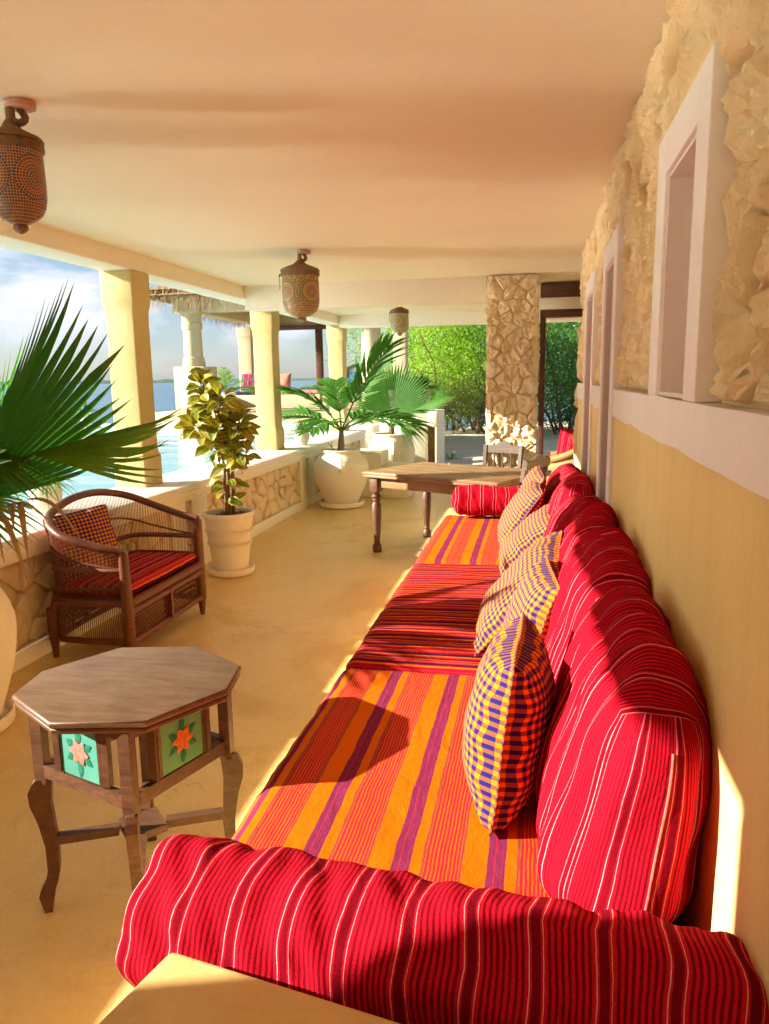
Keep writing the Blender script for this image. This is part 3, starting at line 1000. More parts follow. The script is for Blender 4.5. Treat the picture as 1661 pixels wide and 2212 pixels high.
def grid_sheet(x0, x1, y0, y1, nx, ny, fz):
    vs = [(x0 + (x1 - x0) * i / nx, y0 + (y1 - y0) * j / ny, 0) for i in range(nx + 1) for j in range(ny + 1)]
    vs = [(x, y, fz(x, y)) for x, y, _ in vs]
    fs = [[i * (ny + 1) + j, (i + 1) * (ny + 1) + j, (i + 1) * (ny + 1) + j + 1, i * (ny + 1) + j + 1] for i in range(nx) for j in range(ny)]
    mb = MB()
    mb.add(vs, fs)
    return mb


tag(grid_sheet(-2.95, 3.2, -6.0, 12.45, 2, 4, lambda x, y: 0.0).build('floor', 'floor_plaster'), kind='structure')


def sand_z(x, y):
    z = -0.10 + 0.10 * nzv((x, y, 0), 0.5) + 0.03 * nzv((x, y, 4), 1.7)
    if y < 12.6:
        z = min(z, -0.12)
    z -= 0.05 * max(0, y - 24) + 0.03 * max(0, x - 20)
    return z


tag(grid_sheet(-2.95, 45, -8, 60, 96, 136, sand_z).build('ground', 'sand', sharp=None), kind='structure')
tag(grid_sheet(-30000, 30000, -30000, 30000, 8, 8, lambda x, y: -1.7).build('sea', 'sea_water'), kind='structure')

# far shore: a low wooded spit on the horizon
mb = MB()
vs, fs = [], []
for i in range(161):
    a = math.radians(4 + 60 * i / 160)
    d = 3600
    x, y = -d * math.sin(a), d * math.cos(a)
    h = 13 + 9 * nzv((i * 0.12, 0, 0)) + 5 * nzv((i * 0.6, 3, 0))
    h *= 0.55 + 0.45 * math.sin(math.pi * min(1, i / 150))
    ux, uy = -math.sin(a), math.cos(a)
    vs += [(x, y, -2), (x + ux * 30, y + uy * 30, h * 0.7), (x + ux * 90, y + uy * 90, h), (x + ux * 300, y + uy * 300, -2)]
for i in range(160):
    for k in range(3):
        fs.append([i * 4 + k, (i + 1) * 4 + k, (i + 1) * 4 + k + 1, i * 4 + k + 1])
mb.add(vs, fs)
tag(mb.build('hills', 'far_shore', sharp=None), kind='structure')

# ---- roof slab over veranda and house, its beams
def ceil_z(x, y):
    e = min(1.0, max(0.0, (x + 3.1) / 0.5)) * min(1.0, max(0.0, (0.25 - x) / 0.4))
    return CEIL + 0.004 + e * (0.0042 * math.sin(2 * math.pi * (y + 0.10 * x + 0.25 * nzv((x * 0.6, y * 0.5, 1))) / 0.62) * (0.35 + 0.65 * abs(nzv((x * 0.25, y * 0.35, 7)))) + 0.006 * nzv((x * 0.7, y * 1.1, 2)))


ceil = grid_sheet(-3.42, 3.0, -6.0, 12.45, 64, 300, ceil_z).build('ceiling', 'ceiling_plaster', sharp=None)
MB().box(-3.44, 5.0, -6.0, 12.47, CEIL + 0.03, CEIL + 0.24).build('roof_slab', 'cream_plaster', ceil)
tag(ceil, kind='structure')
MB().box(-3.40, -3.13, -6.0, 12.45, 2.47, CEIL + 0.026, 0.012).build('beam', 'beam_plaster', ceil)
MB().box(-3.128, -0.525, 7.92, 8.18, 2.355, CEIL + 0.026, 0.012).build('beam', 'beam_plaster', ceil)
MB().box(-3.128, 3.0, 11.92, 12.30, 2.42, CEIL + 0.026, 0.012).build('beam', 'beam_plaster', ceil)
MB().box(-3.41, -3.12, -6.15, -6.0, 0.0, 2.6).build('end_pier', 'cream_plaster', ceil)

# unseen wall set close behind the camera to darken the near ceiling
wb = MB().box(-3.12, 0.32, -1.45, -1.25, 0.0, CEIL + 0.02).build('end_wall', 'ochre_plaster')
tag(wb, 'unseen ochre plaster wall set close behind the camera to dim the near ceiling', 'wall')
wb['kind'] = 'structure'

# ---- house wall: ochre dado, pale trim band and frames, coral stone above
HW = thing('house_wall', 'coral stone house wall with pale trim band above ochre dado', 'wall')
Y0, Y1 = -6.0, 6.70
# openings: (frame y0, y1, opening y0, y1, opening bottom)
OPEN = [(0.10, 0.78, 0.24, 0.62, 1.54), (1.66, 2.33, 1.79, 2.19, 1.54), (3.42, 4.12, 3.56, 4.02, 0.0), (4.76, 5.60, 4.86, 5.50, 0.0)]
FT, OT = 2.225, 2.115
BT, BB = 1.54, 1.425
mb = MB()
core0, core1 = WX + 0.050, WX + 0.43
ys = Y0
for (fa, fb, oa, ob, oz) in OPEN:
    mb.box(core0, core1, ys, oa, 0.0, CEIL - 0.004)
    mb.box(core0, core1, oa, ob, OT, CEIL - 0.004)
    if oz > 0.1:
        mb.box(core0, core1, oa, ob, 0.0, oz)
    ys = ob
mb.box(core0, core1, ys, Y1, 0.0, CEIL - 0.004)
mb.build('wall_core', 'mortar', HW)
for (fa, fb, oa, ob, oz) in OPEN:
    rv = MB()
    z0 = oz if oz > 0.1 else 0.0
    z1_ = z0 + (0.004 if oz > 0.1 else 0.0)
    rv.box(WX + 0.006, core1 - 0.004, ob - 0.012, ob - 0.002, z1_, OT - 0.002)
    rv.box(WX + 0.006, core1 - 0.004, oa + 0.002, oa + 0.012, z1_, OT - 0.002)
    rv.box(WX + 0.006, core1 - 0.004, oa + 0.013, ob - 0.013, OT - 0.012, OT - 0.003)
    rv.box(WX + (0.20 if oz > 0.1 else 0.34), WX + (0.21 if oz > 0.1 else 0.35), oa + 0.013, ob - 0.013, z1_, OT - 0.013)
    if oz > 0.1:
        rv.box(WX + 0.006, WX + 0.199, oa + 0.013, ob - 0.013, z1_, z1_ + 0.01)
    rv.build('niche_lining', 'reveal_plaster', HW)
for (fa, fb, oa, ob, oz) in OPEN[2:]:
    d_ = MB().box(WX + 0.27, WX + 0.31, oa + 0.016, ob - 0.016, 0.01, OT - 0.016, 0.004).build('door', 'door_wood', HW)
    MB().tube([(WX + 0.245, oa + 0.08, 1.0), (WX + 0.20, oa + 0.08, 1.0), (WX + 0.20, oa + 0.18, 1.0)], 0.009, 8).build('handle', 'dark_metal', d_)
# dado panels between the doors
ys = Y0
segs = []
for (fa, fb, oa, ob, oz) in OPEN:
    if oz < 0.1:
        segs.append((ys, fa))
        ys = fb
segs.append((ys, Y1 - 0.22))
for a, b in segs:
    MB().box(WX + 0.010, core0 - 0.001, a, b, 0.0, BB + 0.003).build('dado', 'ochre_plaster', HW)
    # pale band with a slightly uneven lower edge
    vs, fs = [], []
    nseg = max(4, int((b - a) / 0.10))
    for i in range(nseg + 1):
        y = a + (b - a) * i / nseg
        zb = BB + 0.010 * nzv((y, 0, 2), 3.5)
        zt = BT + 0.004 * nzv((y, 9, 2), 3.0)
        vs += [(WX, y, zb), (WX, y, zt), (core0 + 0.01, y, zt), (core0 + 0.01, y, zb)]
    for i in range(nseg):
        for k in range(4):
            fs.append([i * 4 + k, i * 4 + (k + 1) % 4, (i + 1) * 4 + (k + 1) % 4, (i + 1) * 4 + k])
    fs += [[0, 3, 2, 1], [nseg * 4 + k for k in range(4)]]
    mb = MB()
    mb.add(vs, fs, smooth=False)
    mb.build('trim_band', 'trim_plaster', HW)
for (fa, fb, oa, ob, oz) in OPEN:
    zb = BT - 0.002 if oz > 0.1 else 0.0
    if oz > 0.1:
        zb = BT + 0.001
    fr = MB()
    x0 = WX - 0.004
    for (a, b, c, d) in ((fa, oa, zb, FT), (ob, fb, zb, FT), (oa + 0.0005, ob - 0.0005, OT, FT)):
        fr.box(x0, core0 + 0.02, a, b, c, d, 0.006)
    fr.build('opening_frame', 'trim_plaster', HW)
# stones
cells = voronoi(0.55, Y1, BT + 0.004, CEIL - 0.002, 0.185, 0.165, 11, [(fa - 0.004, fb + 0.004, BT - 0.2, FT + 0.004) for (fa, fb, *_r) in OPEN])
near_rings = [(1.0, -0.3), (0.99, 0.35), (0.96, 0.7), (0.90, 0.88), (0.82, 0.96), (0.73, 1.0), (0.64, 1.03), (0.54, 1.05), (0.44, 1.05), (0.33, 1.05), (0.21, 1.05), (0.10, 1.05)]
for i, poly in enumerate(cells):
    cyy = sum(q[0] for q in poly) / len(poly)
    stone_mb(poly, 0.031, 0.0038, 100 + i, lambda u, v, h: (core0 - h, u, v), 0.75, near_rings if cyy < 3.6 else None, dense=2 if cyy < 3.6 else 1, groove=1.0).build('stone', 'coral_stone', HW, sharp=34)
# stone pilaster that ends the wall
cells = voronoi(Y1 - 0.20, Y1, 0.0, BT - 0.002, 0.20, 0.17, 12)
for i, poly in enumerate(cells):
    stone_mb(poly, 0.040, 0.006, 500 + i, lambda u, v, h: (core0 - h, u, v), 0.5).build('stone', 'coral_stone', HW, sharp=60)

# ---- timber lintel beyond the stone pillar
LN = thing('door_lintel', 'brown timber lintel with cream rail beyond the stone pillar', 'lintel')
MB().box(0.01, 2.2, 8.62, 8.74, 2.44, CEIL - 0.004, 0.006).build('timber_rail', 'wood_lintel', LN)
MB().box(0.01, 2.2, 8.60, 8.76, 2.315, 2.438, 0.006).build('cream_rail', 'beam_plaster', LN)
MB().box(0.01, 2.2, 8.62, 8.74, 2.23, 2.313, 0.006).build('timber_rail', 'wood_lintel', LN)
MB().box(0.012, 0.075, 8.63, 8.73, 0.0, 2.228, 0.006).build('timber_jamb', 'wood_lintel', LN)
MB().box(2.2, 2.5, 6.9, 9.2, 0.0, CEIL - 0.004).build('return_wall', 'cream_plaster', LN)

# ---- rough stone pillar
SP = thing('stone_pillar', 'square pillar clad in rough cream coral stones behind the dining table', 'pillar', (-0.26, 8.10, 0))
PH = CEIL - 0.003
MB().box(-0.226, 0.226, -0.266, 0.266, 0.0, PH).build('core', 'mortar', SP)
k = 0
for (u0, u1, su, fm, sd) in ((-0.262, 0.262, 0.135, lambda u, v, h: (u, -0.256 - h, v), 21), (-0.285, 0.285, 0.15, lambda u, v, h: (-0.215 - h, -u, v), 22),
                             (-0.285, 0.285, 0.15, lambda u, v, h: (0.215 + h, u, v), 23)):
    for poly in voronoi(u0, u1, 0.0, PH, su * 0.92, 0.125, sd):
        stone_mb(poly, 0.028, 0.0026, 900 + k, fm, 1.0, groove=0.5).build('stone', 'pillar_stone', SP, sharp=34)
        k += 1

# ---- low wall with stone panels and a broad white cap
LW = thing('low_wall', 'low cream wall with stone panels and broad white cap beside the pool', 'wall')
PAN = [(-0.9, 2.25), (2.75, 5.48), (5.72, 5.84), (6.14, 8.86), (9.10, 9.20), (9.48, 12.1)]
PZ0, PZ1 = 0.105, 0.612
mb = MB()
mb.box(-3.38, LX - 0.055, -6.0, 12.5, -0.3, 0.69)
mb.build('wall_core', 'mortar', LW)
mb = MB()
mb.box(LX - 0.054, LX, -6.0, 12.5, 0.0, PZ0, 0.004)
mb.box(LX - 0.054, LX, -6.0, 12.5, PZ1, 0.692, 0.004)
ys = -6.0
for a, b in PAN + [(12.5, 12.5)]:
    mb.box(LX - 0.054, LX, ys, a, PZ0 - 0.002, PZ1 + 0.002, 0.004)
    ys = b
mb.box(-3.40, LX - 0.056, 12.5, 12.53, 0.0, 0.69)
mb.build('plaster_face', 'cream_plaster', LW)
MB().box(-3.425, LX + 0.012, -6.0, 12.54, 0.694, CAPZ, 0.012).build('cap', 'white_plaster', LW)
k = 0
for a, b in PAN[1:]:
    for poly in voronoi(a, b, PZ0, PZ1, 0.15 if b - a > 0.5 else 0.11, 0.135, 40 + k):
        stone_mb(poly, 0.026, 0.003, 1300 + k, lambda u, v, h: (LX - 0.055 + h, u, v), 0.25).build('stone', 'panel_stone', LW, sharp=60)
        k += 1

# ---- plaster columns on the low wall
def column_mb(hw, z0, z1, seed):
    prof = [(hw, z0), (hw, z0 + 0.225), (hw * 0.975, z0 + 0.25), (hw * 0.90, z0 + 0.28), (hw * 0.875, z0 + 0.31), (hw * 0.87, z0 + 0.60), (hw * 0.865, z0 + 0.95),
            (hw * 0.868, z1 - 0.40), (hw * 0.872, z1 - 0.335), (hw * 0.895, z1 - 0.29), (hw * 0.965, z1 - 0.25), (hw * 0.985, z1 - 0.215), (hw * 0.99, z1 - 0.002)]
    mb = MB()
    sec = []
    rr = 0.10
    for cx, cy_, a0 in ((1, 1, 0), (-1, 1, 90), (-1, -1, 180), (1, -1, 270)):
        for q in range(4):
            a = R(a0 + 30 * q)
            sec.append((cx * (1 - rr) + rr * math.cos(a), cy_ * (1 - rr) + rr * math.sin(a)))
        # a point along each flat
        nx_, ny_ = {0: (0, 1), 90: (-1, 0), 180: (0, -1), 270: (1, 0)}[a0]
        sec.append((nx_, ny_))
    n = len(sec)
    vs, fs = [], []
    for i, (h, z) in enumerate(prof):
        for (x, y) in sec:
            w = 1 + 0.018 * nzv((x * 1.3 + seed, y * 1.3, z * 2.2), 1.0)
            vs.append((x * h * w, y * h * w, z))
    for i in range(len(prof) - 1):
        for k_ in range(n):
            fs.append([i * n + k_, i * n + (k_ + 1) % n, (i + 1) * n + (k_ + 1) % n, (i + 1) * n + k_])
    fs.append(list(range(n))[::-1])
    fs.append([(len(prof) - 1) * n + k_ for k_ in range(n)])
    mb.add(vs, fs)
    return mb


for nm, y, lab in ((0, 2.52, 'yellow plaster veranda column beside the big fan palm, nearest the camera'), (1, 5.72, 'yellow plaster veranda column standing behind the wicker settee'),
                   (2, 8.92, 'yellow plaster veranda column between the croton and the feather palm'), (3, 12.30, 'yellow plaster veranda column at the far corner behind the feather palm'),
                   ):
    o = column_mb(0.142, CAPZ + 0.002, 2.468, nm * 5.0).build('veranda_column', 'column_plaster', None, (-3.265, y, 0), sharp=35)
    tag(o, lab, 'column', 'veranda columns')
pr_ = MB().box(-3.40, -3.12, -0.78, 0.03, CAPZ + 0.002, 2.468, 0.02).build('shade_pier', 'column_plaster')  # added out of view, its width set to keep sun off the ledge
tag(pr_, 'unseen yellow plaster pier added on the low wall, widened to shade the ledge and near wall', 'pier')

# ---- pool
PW = -3.43
gx0, gx1, gy0, gy1 = -9.8, PW, -8.0, 15.2


def wave(x, y):
    return 0.62 + 0.0034 * math.sin(2 * math.pi * (y * 1.05 + 0.10 * x) / 0.9 + 1.4 * nzv((x * 0.35, y * 0.5, 0))) + 0.0014 * math.sin(2 * math.pi * (y - 0.35 * x) / 0.53 + 2.0 * nzv((x * 0.5, y * 0.6, 5))) \
        + 0.0045 * nzv((x * 0.45, y * 1.3, 3))


pool = grid_sheet(gx0, gx1, gy0, gy1, 46, 320, wave)
# keep the part inside the rim
def left_edge(y):
    pts = [(-8.0, -7.6), (2.0, -7.6), (6.0, -7.75), (9.5, -8.2), (12.0, -8.75), (15.2, -9.6)]
    for (a, xa), (b, xb) in zip(pts, pts[1:]):
        if a <= y <= b:
            return xa + (xb - xa) * (y - a) / (b - a)
    return -9.6


pool.v = [(max(x, left_edge(y)), y, z) for x, y, z in pool.v]
tag(pool.build('pool_water', 'pool_water', sharp=None), kind='structure')
rim = MB()
for (a, b) in (((-7.6, -8.0), (-7.6, 2.0)), ((-7.6, 2.0), (-7.75, 6.0)), ((-7.75, 6.0), (-8.2, 9.5)), ((-8.2, 9.5), (-8.75, 12.0)), ((-8.75, 12.0), (-9.6, 15.22))):
    rim.prism([(a[0] - 0.28, a[1]), (a[0] + 0.02, a[1]), (b[0] + 0.02, b[1]), (b[0] - 0.28, b[1])], -2.2, 0.665)
rim.prism([(-9.9, 15.20), (-3.36, 15.20), (-3.36, 15.34), (-9.9, 15.34)], -2.2, 0.70)
rim.prism([(-3.42, 12.55), (-3.10, 12.55), (-3.10, 15.20), (-3.42, 15.20)], -2.2, 0.70)
tag(rim.build('pool_kerb', 'white_plaster'), kind='structure')

# ================================================================== the long built-in sofa
BN = thing('sofa_bench', 'ochre plaster bench carrying the long red sofa along the wall', 'bench', (-0.22, 3.75, 0))
MB().box(-0.46, 0.53, -2.80, 2.40, 0.0, 0.32, 0.015).build('base', 'ochre_plaster', BN)
SEC = [('mattress', 0.99, 2.71, 'kikoy_stripe', 'orange and purple striped seat mattress nearest the camera, partly in sun'),
       ('mattress', 2.725, 4.42, 'kikoy_cross', 'dark red seat mattress with crosswise stripes in the middle of the sofa'),
       ('mattress', 4.435, 6.05, 'kikoy_stripe', 'orange and purple striped seat mattress at the far end of the sofa')]
for i, (nm, a, b, mt, lab) in enumerate(SEC):
    o = soft_block('seat_mattress', (1.03, b - a, 0.175), mt, None, 0.05, 0.012, 0.0035, seed=i + 1, n=(44, 60, 6), uvaxes=(0, 1) , uvo=0.03 + 0.04 * i, freq=0.8)
    o.location = (-0.218, (a + b) / 2, 0.321 + 0.0875)
    tag(o, lab, 'mattress', 'sofa seat mattresses')
# back cushions
BC = [(1.30, 2.06, 0.0, 'big red striped back cushion nearest the camera with zipped end'),
      (2.07, 2.74, 3.0, 'sunlit red striped back cushion, second from the near bolster'),
      (2.75, 3.36, -2.0, 'red striped back cushion behind the two standing checked pillows, third along'),
      (3.37, 4.12, 4.0, 'slumped dark red back cushion in shade, fourth from the near bolster'),
      (4.13, 4.86, -3.0, 'red striped back cushion, second from the far bolster'),
      (4.87, 5.70, 2.0, 'red striped back cushion farthest along the sofa')]
for i, (a, b, tilt, lab) in enumerate(BC):
    w = b - a
    root = thing('back_cushion', lab, 'cushion', (0.158, (a + b) / 2, 0.502), 0, 'red back cushions along the sofa')
    root.rotation_euler = (R(tilt * 0.6), R(1.5), R(tilt * 0.8))
    h = [0.56, 0.57, 0.55, 0.53, 0.545, 0.49][i]
    o = soft_block('cover', (0.315, w * 1.0, h), 'red_stripe', root, 0.14, 0.022, 0.016, seed=i + 3, n=(22, 60, 34), uvaxes=(1, 2), uvo=0.02 * i, freq=1.0, gather=0.006, lean=(0.36, 0.012, (0.012, 0.02, 0.02, 0.04, 0.02, 0.03)[i]))
    o.location = (0, 0, h / 2)
    if i == 0:                              # zip down the near end, laid on the cloth
        vv = [v_.co for v_ in o.data.vertices if v_.co.y < 0]
        pts = []
        for q in range(9):
            zt, xt = -h * 0.40 + q * h * 0.70 / 8, 0.035 + 0.006 * q
            c = min(vv, key=lambda p_: (p_.x - xt) ** 2 + (p_.z - zt) ** 2 + 0.02 * (p_.y + w / 2))
            pts.append((c.x, c.y - 0.0015, c.z))
        MB().tube(bez(pts, 32), 0.0022, 6).build('zip', 'zip_tape', o)

# bolsters
nb = bolster_mesh(MB(), 1.01, 0.130, 1.0).build('bolster', 'red_stripe', None, (-0.675, 1.140, 0.632), (0, 0, R(-5.0)), sharp=None)
tag(nb, 'fat red striped bolster lying across the near end of the sofa', 'bolster', 'sofa bolsters')
fb = bolster_mesh(MB(), 0.80, 0.128, 6.0, 40, 60).build('bolster', 'red_stripe', None, (-0.62, 5.90, 0.628), (0, 0, R(2.0)), sharp=None)
tag(fb, 'dark red striped bolster at the far end of the sofa by the table', 'bolster', 'sofa bolsters')

# throw pillows on the sofa
G = 'checked throw pillows on the sofa'
pillow('blue and yellow checked pillow standing on edge, nearest of the sofa pillows', (-0.085, 1.865, 0.502), (0.12, 0.02, 1), (-1, 0.04, 0.12), 0.46, 0.45, 0.215, seed=1, group=G)
def pillow_at(label, c, axis, normal, w, t, seed, roll):
    a = Vector(axis).normalized()
    pillow(label, Vector(c) - a * (w / 2 * (1 + 0.30 * abs(math.sin(2 * R(roll))))), axis, normal, w, w, t, seed=seed, group=G, roll=roll)


pillow_at('checked pillow standing on edge just behind the nearest one', (0.0, 2.66, 0.725), (0.33, 0, 0.94), (-0.94, -0.10, 0.33), 0.42, 0.18, 2, 0)
pillow_at('checked pillow slumped against the cushions beside the middle mattress', (-0.055, 3.02, 0.735), (0.63, -0.16, 0.74), (-0.74, -0.06, 0.66), 0.50, 0.17, 3, 0)
pillow_at('checked pillow leaning low in shade, alone between the two pillow groups', (-0.03, 4.29, 0.685), (0.73, -0.05, 0.68), (-0.68, -0.12, 0.73), 0.46, 0.16, 4, 0)
pillow_at('checked pillow leaning in front of the farthest sofa pillow', (-0.095, 4.86, 0.730), (0.56, -0.03, 0.83), (-0.83, -0.10, 0.56), 0.46, 0.16, 5, 0)
pillow_at('checked pillow farthest along the sofa beside the far bolster', (-0.065, 5.16, 0.765), (0.46, -0.04, 0.89), (-0.89, -0.10, 0.46), 0.47, 0.15, 6, 0)

# plaster ledge at the very front
LG = MB()
vs_top = [(-0.564, 0.980), (0.30, 0.829), (0.30, 0.40), (-0.715, 0.40)]
bm = bmesh.new()
lo = [bm.verts.new((x, y, 0.0)) for x, y in vs_top]
hi = [bm.verts.new((x, y, 0.70)) for x, y in vs_top]
bm.faces.new(lo[::-1][::-1])
bm.faces.new(hi[::-1])
for i in range(4):
    bm.faces.new((lo[i], lo[(i + 1) % 4], hi[(i + 1) % 4], hi[i]))
bmesh.ops.recalc_face_normals(bm, faces=bm.faces)
bmesh.ops.bevel(bm, geom=[e for e in bm.edges], offset=0.014, segments=3, profile=0.5, affect='EDGES')
me = bpy.data.meshes.new('plaster_ledge')
bm.to_mesh(me)
bm.free()
for p_ in me.polygons:
    p_.use_smooth = True
lg = link('plaster_ledge', me, 'ledge_plaster')
tag(lg, 'smooth ochre plaster ledge in front of the near bolster', 'ledge')

# ================================================================== octagonal side table
OT_ = thing('octagonal_table', 'dark wooden octagonal side table with painted flower tiles', 'table', (-1.185, 1.945, 0))
HV = [(0.318, -0.018), (0.286, 0.162), (0.065, 0.304), (-0.184, 0.253)]
octo = HV + [(-x, -y) for x, y in HV]


def oct_plate(sc, z0, z1, bev):
    bm = bmesh.new()
    lo = [bm.verts.new((x * sc, y * sc, z0)) for x, y in octo]
    hi = [bm.verts.new((x * sc, y * sc, z1)) for x, y in octo]
    bm.faces.new(lo[::-1])
    top = bm.faces.new(hi)
    for i in range(8):
        bm.faces.new((lo[i], lo[(i + 1) % 8], hi[(i + 1) % 8], hi[i]))
    bmesh.ops.bevel(bm, geom=[e for e in bm.edges if abs(e.verts[0].co.z - e.verts[1].co.z) < 1e-6], offset=bev, segments=3, profile=0.5, affect='EDGES')
    mb = MB()
    bm.verts.index_update()
    mb.add([v.co[:] for v in bm.verts], [[v.index for v in f.verts] for f in bm.faces])
    bm.free()
    return mb


oct_plate(1.0, 0.698, 0.718, 0.007).build('table_top', 'wood_top', OT_)
oct_plate(0.985, 0.680, 0.6975, 0.006).build('edge_moulding', 'wood_mahogany', OT_)
LEGS = [(-0.243, -0.118), (0.118, -0.243), (0.243, 0.118), (-0.118, 0.243)]


def bar(mb, p0, p1, w, h):
    """rectangular bar from p0 to p1; w across (horizontal), h upright"""
    p0, p1 = Vector(p0), Vector(p1)
    d = (p1 - p0).normalized()
    sd = d.cross(Vector((0, 0, 1)))
    sd = sd.normalized() if sd.length > 1e-4 else Vector((1, 0, 0))
    up = sd.cross(d)
    vs = []
    for p_ in (p0, p1):
        for a, b in ((-1, -1), (1, -1), (1, 1), (-1, 1)):
            vs.append(p_ + sd * (a * w / 2) + up * (b * h / 2))
    mb.add(vs, [[0, 1, 2, 3], [7, 6, 5, 4], [0, 4, 5, 1], [1, 5, 6, 2], [2, 6, 7, 3], [3, 7, 4, 0]], smooth=False)
    return mb


for (lx, ly) in LEGS:
    u = Vector((lx, ly, 0)).normalized()
    sidev = Vector((-u.y, u.x, 0))
    mb = MB()
    # square upper post
    bar(mb, Vector((lx, ly, 0.425)) - u * 0.0, Vector((lx, ly, 0.6795)), 0.034, 0.034)
    # sabre leg sawn from a plank, knee then ankle then pointed foot
    prof = [(0.44, -0.024, 0.020), (0.425, -0.022, 0.034), (0.40, -0.020, 0.046), (0.36, -0.016, 0.044), (0.30, -0.020, 0.026), (0.22, -0.026, 0.012),
            (0.14, -0.022, 0.012), (0.10, -0.014, 0.022), (0.075, -0.004, 0.038), (0.055, 0.000, 0.044), (0.02, 0.008, 0.036), (0.0, 0.010, 0.032)]
    vs, fs = [], []
    th = 0.0155
    for (z, a, b) in prof:
        for sgn in (-1, 1):
            for r_ in (a, b):
                q = Vector((lx, ly, z)) + u * r_ + sidev * (sgn * th)
                vs.append(q)
    for i in range(len(prof) - 1):
        A, B = i * 4, (i + 1) * 4
        for (k0, k1) in ((0, 1), (1, 3), (3, 2), (2, 0)):
            fs.append([A + k0, A + k1, B + k1, B + k0])
    fs.append([0, 2, 3, 1])
    e = (len(prof) - 1) * 4
    fs.append([e, e + 1, e + 3, e + 2])
    mb.add(vs, fs, smooth=False)
    mb.build('leg', 'wood_mahogany', OT_)
FLW = [('tile_teal', 'petal_pink'), ('tile_green', 'petal_orange'), ('tile_teal', 'petal_orange'), ('tile_teal', 'petal_pink')]
for i in range(4):
    a, b = Vector((*LEGS[i], 0)), Vector((*LEGS[(i + 1) % 4], 0))
    d = (b - a).normalized()
    out = Vector((d.y, -d.x, 0))
    if out.dot(a + b) < 0:
        out = -out
    L = (b - a).length
    bar(MB(), a + d * 0.022 + Vector((0, 0, 0.47)), b - d * 0.022 + Vector((0, 0, 0.47)), 0.022, 0.040).build('apron_rail', 'wood_mahogany', OT_)
    bar(MB(), a + d * 0.022 + Vector((0, 0, 0.666)), b - d * 0.022 + Vector((0, 0, 0.666)), 0.022, 0.026).build('apron_rail', 'wood_mahogany', OT_)
    for s_ in (0.235, 0.765):
        bar(MB(), a + d * (L * s_) + Vector((0, 0, 0.494)), a + d * (L * s_) + Vector((0, 0, 0.6525)), 0.024, 0.022).build('upright_slat', 'wood_mahogany', OT_)
    # painted tile in a thin frame
    c0 = (a + b) / 2 + Vector((0, 0, 0.573)) + out * 0.004
    tw, thh = L * 0.44, 0.158
    mb = MB()
    P = [c0 + d * (sx * tw / 2) + Vector((0, 0, sz * thh / 2)) + out * q for q in (-0.004, 0.004) for sx, sz in ((-1, -1), (1, -1), (1, 1), (-1, 1))]
    mb.add(P, [[0, 1, 2, 3], [4, 5, 6, 7], [0, 1, 5, 4], [1, 2, 6, 5], [2, 3, 7, 6], [3, 0, 4, 7]], smooth=False)
    tile = mb.build('flower_tile', FLW[i][0], OT_)

    def petal(ang, r0, r1, w, lift, nm, mt):
        dv = d * math.cos(ang) + Vector((0, 0, 1)) * math.sin(ang)
        wv = -d * math.sin(ang) + Vector((0, 0, 1)) * math.cos(ang)
        c = c0 + out * (0.004 + lift)
        pr = [(0, 0.12), (0.25, 0.75), (0.5, 1.0), (0.75, 0.65), (1.0, 0.0)]
        vs = []
        for t_, ww in pr:
            q = c + dv * (r0 + (r1 - r0) * t_)
            vs += [q - wv * (w * ww / 2), q + out * 0.0012, q + wv * (w * ww / 2)]
        fs = []
        for j in range(4):
            for k_ in range(2):
                fs.append([j * 3 + k_, j * 3 + k_ + 1, (j + 1) * 3 + k_ + 1, (j + 1) * 3 + k_])
        m_ = MB()
        m_.add(vs, fs)
        m_.build(nm, mt, tile)
    for q in range(6):
        petal(R(90 + 60 * q), 0.022, 0.078 if q % 3 == 0 else 0.062, 0.024, 0.0012, 'painted_leaf', 'tile_leaf')
    for q in range(6):
        petal(R(60 * q + 55), 0.0, 0.042, 0.026, 0.0030, 'painted_petal', FLW[i][1])
    for sx in (-1, 1):
        bar(MB(), c0 + d * (sx * (tw / 2 + 0.004)) + Vector((0, 0, -thh / 2)) + out * 0.003, c0 + d * (sx * (tw / 2 + 0.004)) + Vector((0, 0, thh / 2)) + out * 0.003, 0.008, 0.018).build('tile_frame', 'wood_mahogany', OT_)
# crossed stretchers and a small shelf
for (lx, ly) in LEGS:
    bar(MB(), (lx * 0.96, ly * 0.96, 0.235), (lx * 0.26, ly * 0.26, 0.235), 0.032, 0.026).build('stretcher', 'wood_mahogany', OT_)
MB().prism([(0.085, 0.0), (0.0, 0.085), (-0.085, 0.0), (0.0, -0.085)], 0.224, 0.248).build('lower_shelf', 'wood_mahogany', OT_)

# ================================================================== wicker settee
WS = thing('wicker_settee', 'dark red-brown wicker settee with curved back against the low wall', 'settee', (-2.53, 4.22, 0))
SH = 0.355           # seat frame
rail_pts = [(0.265, -0.49, 0.665), (0.12, -0.53, 0.70), (-0.08, -0.55, 0.765), (-0.22, -0.44, 0.835), (-0.275, -0.22, 0.885), (-0.285, 0.0, 0.905), (-0.275, 0.22, 0.89), (-0.22, 0.43, 0.835),
            (-0.06, 0.50, 0.76), (0.12, 0.49, 0.705), (0.265, 0.47, 0.675)]
RC = bez(rail_pts, 120)
MB().tube(RC, 0.024, 10).build('top_rail', 'wicker_dark', WS)
base_pts = [(0.255, -0.47), (0.10, -0.48), (-0.10, -0.48), (-0.215, -0.44), (-0.245, -0.22), (-0.25, 0.0), (-0.245, 0.22), (-0.215, 0.43), (-0.10, 0.465), (0.10, 0.465), (0.255, 0.455)]
BCV = bez([(x, y, 0) for x, y in base_pts], 120)


